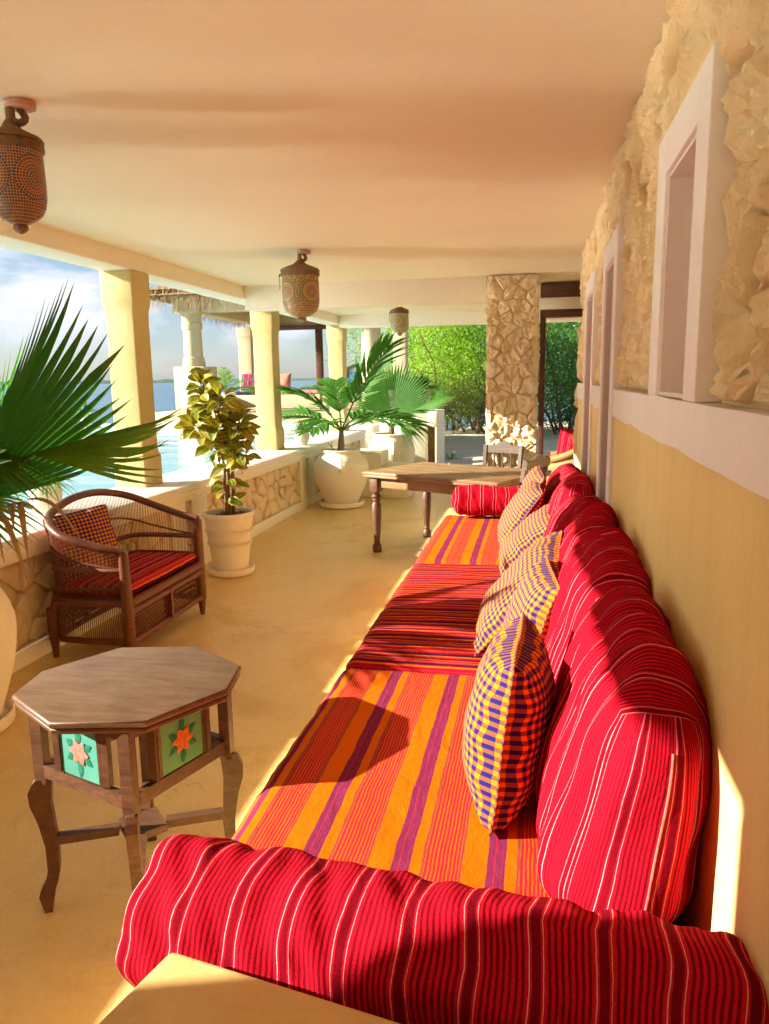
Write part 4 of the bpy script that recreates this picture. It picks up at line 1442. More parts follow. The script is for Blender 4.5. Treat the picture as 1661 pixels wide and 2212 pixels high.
def shell(i, z):
    """point on the woven side: leans from the seat line out to the top rail"""
    t_ = max(0.0, min(1.0, (z - SH) / (RC[i].z - SH)))
    e = t_ ** 1.3
    return Vector((BCV[i].x + (RC[i].x - BCV[i].x) * e, BCV[i].y + (RC[i].y - BCV[i].y) * e, z))


# posts / legs
for (x, y, xt, yt, zt) in ((0.265, -0.48, 0.265, -0.487, 0.665), (0.265, 0.465, 0.265, 0.468, 0.672), (-0.245, -0.45, -0.20, -0.44, SH + 0.04), (-0.245, 0.44, -0.20, 0.43, SH + 0.04)):
    MB().tube([(x, y, 0), (x, y, 0.10), (x, y, 0.125), (x, y, 0.3), ((x + xt) / 2, (y + yt) / 2, 0.5 * zt + 0.1), (xt, yt, zt)], [0.016, 0.027, 0.033, 0.034, 0.032, 0.028], 12).build('leg', 'wicker_dark', WS)
# seat frame, bottom rails
fr = [Vector((0.268, -0.47, SH)), Vector((0.268, 0.455, SH))]
for z, rad in ((SH, 0.028), (SH - 0.05, 0.024)):
    MB().tube([(0.268, -0.46, z), (0.268, 0.45, z)], rad, 10).build('seat_rail', 'wicker_dark', WS)
for z, rad in ((0.125, 0.020),):
    MB().tube([(0.268, -0.46, z), (0.268, 0.45, z)], rad, 10).build('bottom_rail', 'wicker_dark', WS)
    MB().tube([BCV[i] + Vector((0, 0, z)) for i in range(0, 121, 3)], rad, 8).build('bottom_rail', 'wicker_dark', WS)
# woven horizontal bands
for t_, rad in ((SH, 0.022), (SH + 0.085, 0.008), (SH + 0.20, 0.017), (SH + 0.31, 0.007)):
    pts = [shell(i, min(t_ if t_ < SH + 0.25 else SH + (RC[i].z - SH) * 0.66, RC[i].z - 0.05)) for i in range(2, 119)]
    MB().tube(pts, rad, 8).build('woven_band', 'wicker_dark', WS)
# canes
canes = MB()
for k in range(158):
    f = 1 + 118 * k / 157
    i = min(119, int(f))
    f -= i

    def q(z):
        return shell(i, z).lerp(shell(min(i + 1, 120), z), f)
    jit = 0.002 * math.sin(k * 12.9)
    zt = RC[i].z * (1 - f) + RC[min(i + 1, 120)].z * f
    canes.tube([q(SH) , q(SH + (zt - SH) * 0.35) + Vector((jit, 0, 0)), q(SH + (zt - SH) * 0.7), q(zt - 0.004)], 0.0022, 4, False)
    if k < 52 or k > 106:
        b = BCV[i].lerp(BCV[min(i + 1, 120)], f)
        canes.tube([(b.x, b.y, 0.13), (b.x + jit, b.y, SH)], 0.0025, 4, False)
o = canes.build('cane_weave', 'wicker_dark', WS, sharp=None)
o['kind'] = 'stuff'
# open diamond lattice under the seat front and in the lower back
lat = MB()
for s_ in (-1, 1):
    for k in range(46):
        y0 = -0.46 + 0.92 * k / 45
        y1 = y0 + s_ * 0.085
        if -0.47 < y1 < 0.46:
            lat.tube([(0.262 + 0.003 * s_, y0, 0.135), (0.262 + 0.003 * s_, y1, SH - 0.06)], 0.0028, 4, False)
            lat.tube([(-0.248 + 0.003 * s_, y0 * 0.95, 0.135), (-0.248 + 0.003 * s_, y1 * 0.95, SH)], 0.0026, 4, False)
o = lat.build('diamond_lattice', 'wicker_dark', WS, sharp=None)
o['kind'] = 'stuff'
for (xx, z0, z1) in ((0.268, 0.13, SH - 0.03), (-0.262, SH, SH + 0.21)):
    mb = MB()
    bar(mb, (xx, -0.006, z0), (xx - 0.01 * (xx < 0), -0.006, z1), 0.05, 0.03)
    mb.build('splat', 'wicker_dark', WS)
mb = MB()
for k in range(30):
    y = -0.44 + 0.87 * k / 29
    mb.tube([(-0.23, y, SH + 0.012), (0.25, y, SH + 0.012)], 0.011, 6, False)
mb.build('seat_deck', 'wicker_dark', WS)
sc_ = soft_block('settee_cushion', (0.48, 0.87, 0.06), 'settee_stripe', None, 0.022, 0.010, 0.002, seed=9, n=(20, 30, 5), uvaxes=(0, 1), uvo=0.0)
sc_.location = (-2.505, 4.215, SH + 0.028 + 0.036)
tag(sc_, 'thin red striped seat cushion on the wicker settee', 'cushion')
pillow('orange and navy checked pillow propped in the corner of the wicker settee', (-2.60, 3.95, SH + 0.112), (-0.26, 0.05, 0.95), (0.72, -0.55, 0.35), 0.40, 0.40, 0.15, seed=8)

# ================================================================== dining table, chairs
DT = thing('dining_table', 'long brown wooden dining table with turned legs beyond the sofa', 'table', (-0.715, 6.80, 0), R(-27))
# local x along the near edge, y away
TL, TW = 1.42, 0.98
for k in range(5):
    y0 = -TW / 2 + TW * k / 5
    MB().box(-TL / 2, TL / 2, y0 + 0.0012, y0 + TW / 5 - 0.0012, 0.733, 0.760, 0.004).build('plank', 'wood_dining', DT)
MB().box(-TL / 2 + 0.005, TL / 2 - 0.005, -TW / 2 + 0.005, TW / 2 - 0.005, 0.712, 0.732, 0.004).build('under_frame', 'wood_dining', DT)
for s_ in (-1, 1):
    MB().box(-TL / 2 + 0.10, TL / 2 - 0.10, s_ * (TW / 2 - 0.085) - 0.014, s_ * (TW / 2 - 0.085) + 0.014, 0.615, 0.711, 0.003).build('apron', 'wood_dining', DT)
    MB().box(s_ * (TL / 2 - 0.095) - 0.014, s_ * (TL / 2 - 0.095) + 0.014, -TW / 2 + 0.10, TW / 2 - 0.10, 0.615, 0.711, 0.003).build('apron', 'wood_dining', DT)
LP = [(0.034, 0.0), (0.042, 0.012), (0.044, 0.055), (0.036, 0.075), (0.026, 0.088), (0.032, 0.10), (0.026, 0.112), (0.030, 0.14), (0.040, 0.25), (0.046, 0.38), (0.044, 0.455), (0.030, 0.478), (0.042, 0.494),
      (0.030, 0.508), (0.045, 0.528), (0.032, 0.548), (0.042, 0.57), (0.042, 0.58)]
for sx in (-1, 1):
    for sy in (-1, 1):
        x, y = sx * (TL / 2 - 0.095), sy * (TW / 2 - 0.085)
        lg_ = MB().lathe(LP, 20, (x, y, 0)).build('leg', 'wood_mahogany', DT)
        MB().box(x - 0.044, x + 0.044, y - 0.044, y + 0.044, 0.575, 0.7115, 0.005).build('leg_block', 'wood_mahogany', lg_)


def chair(label, loc, rz, mat='wood_chair'):
    """local +Y = the way a sitter faces"""
    ch = thing('dining_chair', label, 'chair', loc, rz, 'wooden chairs at the dining table')
    MB().box(-0.21, 0.21, -0.20, 0.21, 0.425, 0.452, 0.008).build('seat', mat, ch)
    for sx in (-1, 1):
        MB().box(sx * 0.185 - 0.018, sx * 0.185 + 0.018, 0.165, 0.20, 0.0, 0.4245, 0.004).build('leg', mat, ch)
        mb = MB()
        pts = [(sx * 0.192, -0.205, 0.0), (sx * 0.192, -0.195, 0.44), (sx * 0.194, -0.205, 0.70), (sx * 0.196, -0.235, 0.915)]
        for a, b in zip(pts, pts[1:]):
            bar(mb, a, b, 0.036, 0.034)
        mb.build('leg', mat, ch)
        bar(MB(), (sx * 0.185, -0.18, 0.20), (sx * 0.185, 0.165, 0.20), 0.022, 0.03).build('stretcher', mat, ch)
    prof = [(-0.214, 0.905)]
    for i in range(25):
        x = -0.205 + 0.41 * i / 24
        hmp = 0.905 + 0.010 * math.exp(-((abs(x) - 0.13) / 0.05) ** 2) + 0.048 * max(0, math.cos(x / 0.105 * math.pi / 2)) ** 1.2 * (abs(x) < 0.105)
        prof.append((x, hmp))
    prof.append((0.214, 0.905))
    poly = prof + [(0.214, 0.835), (-0.214, 0.835)]
    n = len(poly)
    vs = [(x, -0.252 + (z - 0.835) * -0.12, z) for x, z in poly] + [(x, -0.218 + (z - 0.835) * -0.12, z) for x, z in poly]
    mb = MB()
    mb.add(vs, [list(range(n)), list(range(n, 2 * n))[::-1]] + [[i, n + i, n + (i + 1) % n, (i + 1) % n] for i in range(n)], smooth=False)
    mb.build('top_rail', mat, ch)
    bar(MB(), (-0.175, -0.205, 0.60), (0.175, -0.205, 0.60), 0.026, 0.04).build('back_rail', mat, ch)
    for k in range(3):
        x = -0.095 + 0.095 * k
        MB().lathe([(0.007, 0.615), (0.011, 0.63), (0.008, 0.66), (0.013, 0.70), (0.009, 0.75), (0.007, 0.80), (0.011, 0.825), (0.009, 0.84)], 8, (x, -0.222, 0)).build('spindle', mat, ch)
    return ch


chair('grey-brown spindle-back chair at the far side of the dining table', (-0.42, 7.52, 0), R(158))
chair('dark spindle-back chair close beside the red back cushions', (-0.205, 6.575, 0), R(63))

# ================================================================== pots and urns
def urn(label, loc, h, rmax, rrim, rbase, saucer=True, handles=True, group='big cream plant urns', wob=0.012):
    u = thing('plant_urn', label, 'urn', loc, 0, group)
    s_ = 0.045 if saucer else 0.0
    prof = [(0.0, s_), (rbase, s_), (rbase * 1.04, s_ + 0.02)]
    for i in range(1, 13):
        t_ = i / 12
        if t_ < 0.70:
            k_ = t_ / 0.70
            r_ = rbase + (rmax - rbase) * math.sin(k_ * math.pi / 2) ** 1.0
        else:
            k_ = (t_ - 0.70) / 0.30
            r_ = rmax - (rmax - rrim * 0.96) * (1 - math.cos(k_ * math.pi / 2))
        prof.append((r_, s_ + 0.02 + (h - s_ - 0.06) * t_))
    prof += [(rrim * 0.98, h - 0.032), (rrim * 1.03, h - 0.020), (rrim * 1.04, h - 0.008), (rrim * 1.0, h), (rrim * 0.92, h - 0.004), (rrim * 0.88, h - 0.03), (rrim * 0.87, h - 0.10)]
    MB().lathe(prof, 56, wob=wob).build('body', 'pot_plaster', u, sharp=50)
    MB().lathe([(0.001, h - 0.075), (rrim * 0.5, h - 0.07), (rrim * 0.872, h - 0.085)], 24, wob=0.1).build('soil', 'soil', u)
    if saucer:
        rs = rbase * 1.38
        MB().lathe([(0.001, 0.0), (rs * 0.86, 0.0), (rs, 0.025), (rs * 1.02, 0.07), (rs * 0.97, 0.078), (rs * 0.90, 0.035), (0.001, 0.03)], 40, wob=0.015).build('saucer', 'pot_plaster', u, sharp=50)
    if handles:
        for k_ in range(3):
            a = R(-75 + 120 * k_)
            cs, sn = math.cos(a), math.sin(a)
            zt = h * 0.86
            pts = [((rmax * 0.90) * cs, (rmax * 0.90) * sn, zt), ((rmax * 1.05) * cs, (rmax * 1.05) * sn, zt - 0.02), ((rmax * 1.07) * cs, (rmax * 1.07) * sn, zt - 0.09), ((rmax * 0.99) * cs, (rmax * 0.99) * sn, zt - 0.17)]
            MB().tube(bez(pts, 8), 0.018, 8).build('lug_handle', 'pot_plaster', u)
    return u


urn('large cream urn with lug handles on a saucer, holding the feather palm', (-2.42, 9.15, 0), 0.735, 0.350, 0.245, 0.205)
urn('wide cream urn behind the plinth holding the small fan palm', (-2.12, 11.0, 0), 0.80, 0.345, 0.29, 0.21, saucer=False)
urn('large cream urn at the picture edge holding the big fan palm', (-2.60, 2.84, 0), 0.74, 0.252, 0.19, 0.15, handles=False)

CP = thing('tapered_pot', 'tapered cream pot with two beaded bands on a saucer, holding the croton', 'pot', (-2.51, 5.78, 0))
prof = [(0.0, 0.04), (0.138, 0.04), (0.142, 0.05)]
for i in range(1, 25):
    t_ = i / 24
    prof.append((0.142 + 0.058 * t_ ** 0.85, 0.05 + 0.44 * t_))
prof += [(0.213, 0.495), (0.216, 0.51), (0.212, 0.528), (0.202, 0.532), (0.192, 0.525), (0.188, 0.46)]
MB().lathe(prof, 56, wob=0.01).build('body', 'pot_plaster', CP, sharp=50)
for zb, rb in ((0.385, 0.194), (0.275, 0.182)):
    mb = MB()
    for k in range(64):
        a = 2 * math.pi * k / 64
        mb.lathe([(0.0, -0.006), (0.0055, -0.002), (0.0055, 0.002), (0.0, 0.006)], 6, (rb * math.cos(a), rb * math.sin(a), zb))
    mb.tube([(rb * math.cos(2 * math.pi * k / 48), rb * math.sin(2 * math.pi * k / 48), zb - 0.012) for k in range(49)], 0.0035, 5, False)
    mb.tube([(rb * math.cos(2 * math.pi * k / 48), rb * math.sin(2 * math.pi * k / 48), zb + 0.012) for k in range(49)], 0.0035, 5, False)
    mb.build('beaded_band', 'pot_plaster', CP)
MB().lathe([(0.001, 0.0), (0.17, 0.0), (0.195, 0.02), (0.20, 0.055), (0.188, 0.062), (0.175, 0.035), (0.001, 0.03)], 40, wob=0.01).build('saucer', 'pot_plaster', CP, sharp=50)
MB().lathe([(0.001, 0.482), (0.10, 0.485), (0.1885, 0.478)], 24, wob=0.1).build('soil', 'soil', CP)
rnd = random.Random(5)
for k in range(46):
    a, rr = rnd.uniform(0, 6.28), 0.165 * math.sqrt(rnd.random())
    s_ = rnd.uniform(0.012, 0.024)
    mb = MB()
    mb.lathe([(0.001, -s_ * 0.6), (s_ * 0.8, -s_ * 0.3), (s_, 0.1 * s_), (s_ * 0.6, s_ * 0.55), (0.001, s_ * 0.65)], 7, wob=0.35)
    mb.build('pebble', 'pebble', CP, (rr * math.cos(a), rr * math.sin(a), 0.487 + s_ * 0.4), (rnd.uniform(-0.4, 0.4), rnd.uniform(-0.4, 0.4), rnd.uniform(0, 3)))


def small_pot(label, loc, h, rt, rb, belly=0.0, mat='pot_plaster', group=None):
    t_ = thing('small_pot', label, 'pot', loc, 0, group)
    prof = [(0.0, 0.0), (rb, 0.0)]
    for i in range(1, 13):
        q = i / 12
        prof.append((rb + (rt - rb) * q + belly * math.sin(math.pi * min(1, q * 1.05)), h * 0.92 * q))
    prof += [(rt * 1.04, h * 0.95), (rt * 1.05, h), (rt * 0.92, h), (rt * 0.88, h * 0.85)]
    MB().lathe(prof, 32, wob=0.012).build('body', mat, t_, sharp=50)
    MB().lathe([(0.001, h * 0.88), (rt * 0.89, h * 0.87)], 16).build('soil', 'soil', t_)
    return t_


small_pot('round cream pot on the wall cap holding the spider plant', (-3.22, 4.42, CAPZ + 0.002), 0.185, 0.105, 0.075, 0.012)
small_pot('little bulbous cream pot on the wall cap holding the bromeliad', (-3.07, 9.62, CAPZ + 0.002), 0.20, 0.085, 0.055, 0.03)
small_pot('white pot on the pool edge with a little agave', (-9.58, 14.75, 0.667), 0.30, 0.125, 0.085, 0.0, 'white_plaster')

# ---- plants
def palm_plant(name, label, loc, cat='palm', group=None):
    return thing(name, label, cat, loc, 0, group)


def add_fan(root, origin, axis, normal, Rl, spread, n, mat, seed, petiole_from=None, **kw):
    mb = fan_leaf(Rl, spread, n, seed=seed, **kw)
    o = mb.build('frond', mat, root, sharp=None)
    o.matrix_local = frame_mat(origin, axis, normal)
    if petiole_from is not None:
        a, b = Vector(petiole_from), Vector(origin) + Vector(axis).normalized() * 0.03
        mid = (a + b) / 2 + Vector((0, 0, 0.05))
        MB().tube(bez([a, mid, b], 8), [0.014 - 0.0007 * i for i in range(9)], 7).build('petiole', 'strap_leaf', root)
    return o


# big fan palm in the urn at the left
FP = palm_plant('fan_palm', 'large fan palm in the urn at the picture edge, its pleated leaves over the settee', (-2.58, 2.85, 0.66))
MB().tube(bez([(0, 0, 0), (0.01, 0.0, 0.12), (0.02, 0.02, 0.26)], 8), [0.05, 0.055, 0.055, 0.05, 0.048, 0.046, 0.044, 0.04, 0.035], 12).build('stem', 'bark', FP)
cr = (0.02, 0.02, 0.24)
add_fan(FP, (0.06, 0.06, 0.40), (0.52, 0.10, 0.85), (1.47, -0.61, -0.42), 1.10, 92, 30, 'fan_leaf', 3, cr, split=0.72, droop=0.10, cup=0.0, curl=0.06, fold=R(45), fall=0.42, pleat=0.4)
add_fan(FP, (0.34, 0.14, 0.63), (0.95, 0.10, 0.26), (0.25, -0.45, -1.0), 0.74, 60, 18, 'fan_leaf_old', 4, cr, split=0.62, droop=0.25, cup=0.0, curl=-0.05, fold=R(72), fall=0.2, pleat=0.4)
add_fan(FP, (0.10, 0.06, 0.64), (0.95, 0.05, 0.06), (0.10, -0.55, 0.8), 0.36, 70, 12, 'fan_leaf_old', 5, cr, split=0.6, droop=0.6, cup=-0.1, curl=0.55)
add_fan(FP, (0.04, 0.0, 0.44), (0.90, -0.02, 0.06), (0.05, -0.55, 0.8), 0.34, 80, 13, 'fan_leaf_old', 6, cr, split=0.6, droop=0.6, cup=-0.1, curl=0.55)
add_fan(FP, (-0.12, 0.02, 0.46), (-0.45, 0.25, 0.85), (0.75, -0.65, 0.30), 0.85, 120, 34, 'fan_leaf', 7, cr, split=0.66, droop=0.15)
add_fan(FP, (-0.05, -0.15, 0.42), (-0.12, -0.72, 0.66), (0.1, 0.7, 0.7), 0.80, 130, 34, 'fan_leaf', 8, cr, split=0.62, droop=0.2)
for k, (ax, nm_, L_) in enumerate((((-0.10, -0.90, 0.40), (0.1, 0.4, 0.9), 0.80), ((-0.55, -0.55, 0.62), (0.4, 0.5, 0.75), 0.80), ((-0.80, 0.10, 0.55), (0.5, 0.0, 0.85), 0.75), ((0.05, -0.55, 0.85), (0.2, 0.8, 0.5), 0.85))):  # unseen fronds added on the off-view side to shade the middle mattress
    a_ = Vector(ax).normalized()
    add_fan(FP, Vector(cr) + a_ * 0.34, ax, nm_, L_, 140, 30, 'fan_leaf', 40 + k, cr, split=0.66, droop=0.2, curl=0.2)
dl = MB()
rnd = random.Random(11)
for k in range(7):
    strap_leaf_mb(dl, (0.16 + 0.03 * k, -0.02 + 0.02 * k, 0.42 + rnd.uniform(-0.03, 0.04)), rnd.uniform(-0.9, 0.5), rnd.uniform(-0.2, 0.5), rnd.uniform(0.16, 0.30), 0.03, rnd.uniform(0.5, 1.3), k, fold=0.5)
dl.build('dry_leaf', 'dry_leaf', FP)

# feather palm in the middle urn
HP = palm_plant('feather_palm', 'glossy feather palm growing from the large urn on a saucer', (-2.42, 9.15, 0.66))
MB().tube(bez([(0.0, 0, 0), (0.01, 0, 0.15), (0.015, 0, 0.33)], 8), [0.042, 0.046, 0.045, 0.043, 0.040, 0.036, 0.032, 0.03, 0.026], 12).build('stem', 'bark', HP)
for (az, el, L, ll, arch, sd) in ((12, 68, 1.25, 0.50, 0.20, 1), (175, 34, 1.02, 0.42, 0.52, 2), (-15, 30, 0.98, 0.40, 0.50, 3), (110, 62, 0.95, 0.42, 0.40, 4), (-100, 38, 0.72, 0.36, 0.65, 5), (215, 62, 0.80, 0.40, 0.45, 6), (60, 38, 0.85, 0.38, 0.55, 7)):
    mb, sp = feather_leaf(L, 13, ll, 0.062, arch, sd, 0.22, 52, 0.30)
    o = mb.build('frond', 'feather_leaf', HP, sharp=None)
    a, e = R(az), R(el)
    ax = Vector((math.cos(a) * math.cos(e), math.sin(a) * math.cos(e), math.sin(e)))
    o.matrix_local = frame_mat((0.015, 0, 0.30), ax, Vector((-math.cos(a) * math.sin(e), -math.sin(a) * math.sin(e), math.cos(e))) + Vector((0, -0.3 if sd != 1 else -0.9, 0)))
    MB().tube(sp, [0.012 - 0.0007 * i for i in range(15)], 6).build('rachis', 'strap_leaf', o)
MB().tube([(-0.07, -0.03, 0.02), (-0.10, -0.05, 0.10), (-0.15, -0.06, 0.17)], [0.009, 0.007, 0.003], 6).build('dead_shoot', 'stem_brown', HP)
MB().tube([(-0.10, -0.05, 0.10), (-0.095, -0.06, 0.17)], [0.006, 0.003], 6).build('dead_shoot', 'stem_brown', HP)

# small fan palm in the farther urn
SF = palm_plant('fan_palm', 'small fan palm with one round upright leaf in the urn behind the plinth', (-2.12, 11.0, 0.74))
MB().tube([(0, 0, 0), (0, 0, 0.16)], [0.05, 0.04], 10).build('stem', 'bark', SF)
cr = (0, 0, 0.12)
add_fan(SF, (0.02, 0.0, 0.36), (0.08, 0.12, 0.98), (0.0, -0.98, 0.12), 0.76, 176, 44, 'feather_leaf', 21, cr, split=0.74, droop=0.08, cup=0.20, curl=0.05)
add_fan(SF, (0.34, -0.05, 0.40), (0.86, -0.10, 0.42), (-0.25, -0.55, 0.78), 0.68, 90, 26, 'feather_leaf', 22, cr, split=0.70, droop=0.15, cup=0.35)
add_fan(SF, (0.16, -0.15, 0.16), (0.86, -0.35, 0.02), (0, -0.4, 0.9), 0.42, 110, 24, 'feather_leaf', 23, cr, split=0.55, droop=0.7, curl=0.6)
add_fan(SF, (-0.20, 0.0, 0.30), (-0.80, -0.10, 0.35), (0.2, -0.75, 0.6), 0.50, 110, 28, 'feather_leaf', 24, cr, split=0.6, droop=0.4, curl=0.4)
add_fan(SF, (0.06, 0.2, 0.25), (0.45, 0.7, 0.3), (0, -0.3, 0.9), 0.45, 120, 24, 'feather_leaf', 25, cr, split=0.6, droop=0.5, curl=0.5)
for k in range(3):
    MB().tube([(0.0, -0.02, 0.1), (0.03 * k - 0.03, -0.03, 0.42)], [0.014, 0.008], 6).build('petiole', 'strap_leaf', SF)

# croton
CT = palm_plant('croton', 'croton shrub with yellow-veined leaves in the tapered pot', (-2.51, 5.78, 0.48), 'shrub')
stems = [bez([(0.02, 0.0, 0.0), (0.0, 0.02, 0.22), (0.02, 0.0, 0.48), (-0.05, 0.0, 0.72), (-0.14, -0.02, 0.95), (-0.16, 0.0, 1.12)], 24),
         bez([(0.03, 0.03, 0.0), (0.05, 0.02, 0.3), (0.04, 0.02, 0.55), (0.10, 0.04, 0.72), (0.13, 0.02, 0.80)], 18),
         bez([(0.0, -0.01, 0.0), (-0.01, -0.02, 0.25), (-0.02, -0.02, 0.50), (-0.16, -0.05, 0.70), (-0.24, -0.05, 0.78)], 18),
         bez([(-0.05, 0.0, 0.72), (-0.02, -0.04, 0.85), (0.02, -0.05, 1.0)], 10),
         bez([(0.02, 0.0, 0.42), (0.12, -0.02, 0.50), (0.21, -0.03, 0.52)], 10)]
for i, s_ in enumerate(stems):
    n = len(s_)
    MB().tube(s_, [0.017 * (1 - 0.75 * k / n) if i < 3 else 0.008 * (1 - 0.5 * k / n) for k in range(n)], 8).build('stem', 'stem_brown', CT)
lmesh = []
for vnt in range(4):
    mb = MB()
    vs, fs, uvs = [], [], []
    st_ = [(0, 0.06), (0.12, 0.45), (0.3, 0.82), (0.5, 1.0), (0.7, 0.92), (0.86, 0.60), (0.95, 0.28), (1.0, 0.03)]
    Lf, Wf = 0.170, 0.098 - 0.006 * vnt
    for t_, w in st_:
        z = -0.03 * (1 + vnt * 0.6) * t_ ** 2 + 0.02 * math.sin(t_ * 3)
        for k in (-1, -0.5, 0, 0.5, 1):
            vs.append((k * Wf * w / 2 * (1 + 0.05 * math.sin(9 * t_ + k + vnt)), Lf * t_, z + 0.012 * abs(k) * w * (1 + 0.5 * math.sin(11 * t_ + vnt))))
    for j in range(len(st_) - 1):
        for k in range(4):
            fs.append([j * 5 + k, j * 5 + k + 1, (j + 1) * 5 + k + 1, (j + 1) * 5 + k])
            uvs.append([(k / 4, st_[j][0]), ((k + 1) / 4, st_[j][0]), ((k + 1) / 4, st_[j + 1][0]), (k / 4, st_[j + 1][0])])
    mb.add(vs, fs, uvs)
    me = mb.mesh('leaf')
    me.materials.append(M['croton_leaf'])
    lmesh.append(me)
rnd = random.Random(31)
plan = [(0, 0.48, 1.0, 84), (1, 0.52, 1.0, 46), (2, 0.55, 1.0, 44), (3, 0.1, 1.0, 30), (4, 0.2, 1.0, 12), (0, 0.10, 0.45, 10), (2, 0.14, 0.42, 6), (1, 0.2, 0.5, 6)]
for si, f0, f1, cnt in plan:
    S = stems[si]
    for k in range(cnt):
        f = f0 + (f1 - f0) * (k + rnd.random()) / cnt
        q = min(len(S) - 2, int(f * (len(S) - 1)))
        pos = S[q].lerp(S[q + 1], f * (len(S) - 1) - q)
        az = k * 2.4 + rnd.uniform(-0.5, 0.5)
        el = R(rnd.uniform(-30, 45)) if f < 0.93 else R(rnd.uniform(25, 80))
        ax = Vector((math.cos(az) * math.cos(el), math.sin(az) * math.cos(el), math.sin(el)))
        nm = Vector((-math.cos(az) * math.sin(el), -math.sin(az) * math.sin(el), math.cos(el))) + Vector((0.1, -1.5, 0.1)) + Vector((rnd.uniform(-0.7, 0.7), rnd.uniform(-0.4, 0.2), rnd.uniform(-0.2, 0.3)))
        o = link('leaf', lmesh[rnd.randrange(4)], None, CT)
        s_ = rnd.uniform(0.60, 0.98)
        o.matrix_local = frame_mat(pos + ax * 0.025, ax, nm) @ Matrix.Scale(s_, 4)

# strap-leaved plants
def strap_plant(name, label, loc, n, L, w, el0, el1, droop, mat, seed, cat='plant', base_r=0.02, group=None):
    root = thing(name, label, cat, loc, 0, group)
    rnd = random.Random(seed)
    mb = MB()
    for k in range(n):
        az = k * 2.399 + rnd.uniform(-0.3, 0.3)
        strap_leaf_mb(mb, (base_r * math.cos(az), base_r * math.sin(az), 0), az, R(rnd.uniform(el0, el1)), L * rnd.uniform(0.65, 1.1), w * rnd.uniform(0.8, 1.15), droop * rnd.uniform(0.6, 1.3), k)
    mb.build('foliage', mat, root, sharp=None)
    MB().lathe([(0.001, -0.03), (base_r * 1.2, -0.03), (base_r * 0.9, 0.02), (0.001, 0.04)], 8).build('stem', 'bark', root)
    return root


strap_plant('spider_plant', 'bushy spider plant in the round pot on the wall cap', (-3.22, 4.42, CAPZ + 0.165), 90, 0.30, 0.013, 15, 78, 0.75, 'strap_leaf', 3)
strap_plant('bromeliad', 'small purple and green bromeliad in the bulbous pot', (-3.07, 9.62, CAPZ + 0.175), 46, 0.20, 0.020, 5, 80, 0.15, 'brom_leaf', 4)
strap_plant('agave', 'little green agave in the white pot on the pool edge', (-9.58, 14.75, 0.94), 22, 0.42, 0.06, 5, 78, 0.25, 'strap_leaf', 5)

# ================================================================== lanterns
def lantern(label, loc, Rb, H, mat, band='brass', ring_rot=0.0, detail=True):
    """loc = point on the ceiling; hangs down"""
    t_ = thing('mosaic_lantern', label, 'lantern', loc, ring_rot, 'mosaic ceiling lanterns')
    hz = H
    MB().lathe([(0.001, -0.001), (0.055, -0.001), (0.052, -0.018), (0.034, -0.024), (0.001, -0.024)], 20, (0.035, 0.01, 0)).build('ceiling_rose', 'rattan_rose', t_)
    MB().tube(bez([(0.0, 0, -0.024), (0.0, 0, -0.05), (0.0, 0, -0.085)], 5), 0.017, 8).build('stem', 'brass', t_)
    MB().tube(bez([(0.03, 0.01, -0.02), (0.05, 0.0, -0.055), (0.028, -0.01, -0.075), (0.005, 0, -0.06)], 10), 0.013, 8).build('hook', 'brass', t_)
    zl = -0.075
    zb = zl - hz * 0.16
    MB().lathe([(0.020, zl + 0.01), (0.026, zl), (Rb * 0.35, zl - hz * 0.045), (Rb * 0.68, zl - hz * 0.085), (Rb * 0.98, zl - hz * 0.12), (Rb * 1.06, zl - hz * 0.145), (Rb * 1.05, zb), (Rb * 1.0, zb)], 40, wob=0.012).build('lid', 'brass', t_)
    bd = MB().lathe([(Rb * 1.0, zb), (Rb * 1.035, zb - 0.003), (Rb * 1.03, zb - hz * 0.035), (Rb * 1.05, zb - hz * 0.04), (Rb * 1.05, zb - hz * 0.07), (Rb * 0.97, zb - hz * 0.075)], 40).build('rim_band', 'brass', t_)
    z0 = zb - hz * 0.075
    prof = [(Rb * 0.97, z0), (Rb * 0.985, z0 - hz * 0.10), (Rb * 1.0, z0 - hz * 0.28), (Rb * 0.99, z0 - hz * 0.40), (Rb * 0.93, z0 - hz * 0.48), (Rb * 0.80, z0 - hz * 0.545), (Rb * 0.60, z0 - hz * 0.59), (Rb * 0.38, z0 - hz * 0.618), (Rb * 0.22, z0 - hz * 0.63)]
    MB().lathe(prof[::-1], 64).build('mosaic_bowl', mat, t_)
    MB().lathe([(Rb * 0.20, z0 - hz * 0.625), (Rb * 0.26, z0 - hz * 0.645), (Rb * 0.27, z0 - hz * 0.67), (Rb * 0.16, z0 - hz * 0.70), (0.001, z0 - hz * 0.715)][::-1], 24).build('finial', mat, t_)
    for k in range(3):
        a = R(170 + 120 * k)
        px_, py_ = Rb * 1.06 * math.cos(a), Rb * 1.06 * math.sin(a)
        lug = MB().tube([(px_ * 0.97, py_ * 0.97, zb - 0.01), (px_ * 1.1, py_ * 1.1, zb - 0.02), (px_ * 1.1, py_ * 1.1, zb - 0.035)], 0.006, 6).build('lug', 'dark_metal', t_)
        if k == 0:
            mb = MB()
            for q in range(5):
                c = Vector((px_ * 1.1, py_ * 1.1, zb - 0.045 - 0.02 * q))
                pts = []
                for w in range(9):
                    aa = 2 * math.pi * w / 8
                    pts.append(c + (Vector((math.cos(aa) * 0.005, 0, math.sin(aa) * 0.012)) if q % 2 else Vector((0, math.cos(aa) * 0.005, math.sin(aa) * 0.012))))
                mb.tube(pts, 0.0016, 5, False)
            mb.build('chain', 'dark_metal', lug)
    return t_


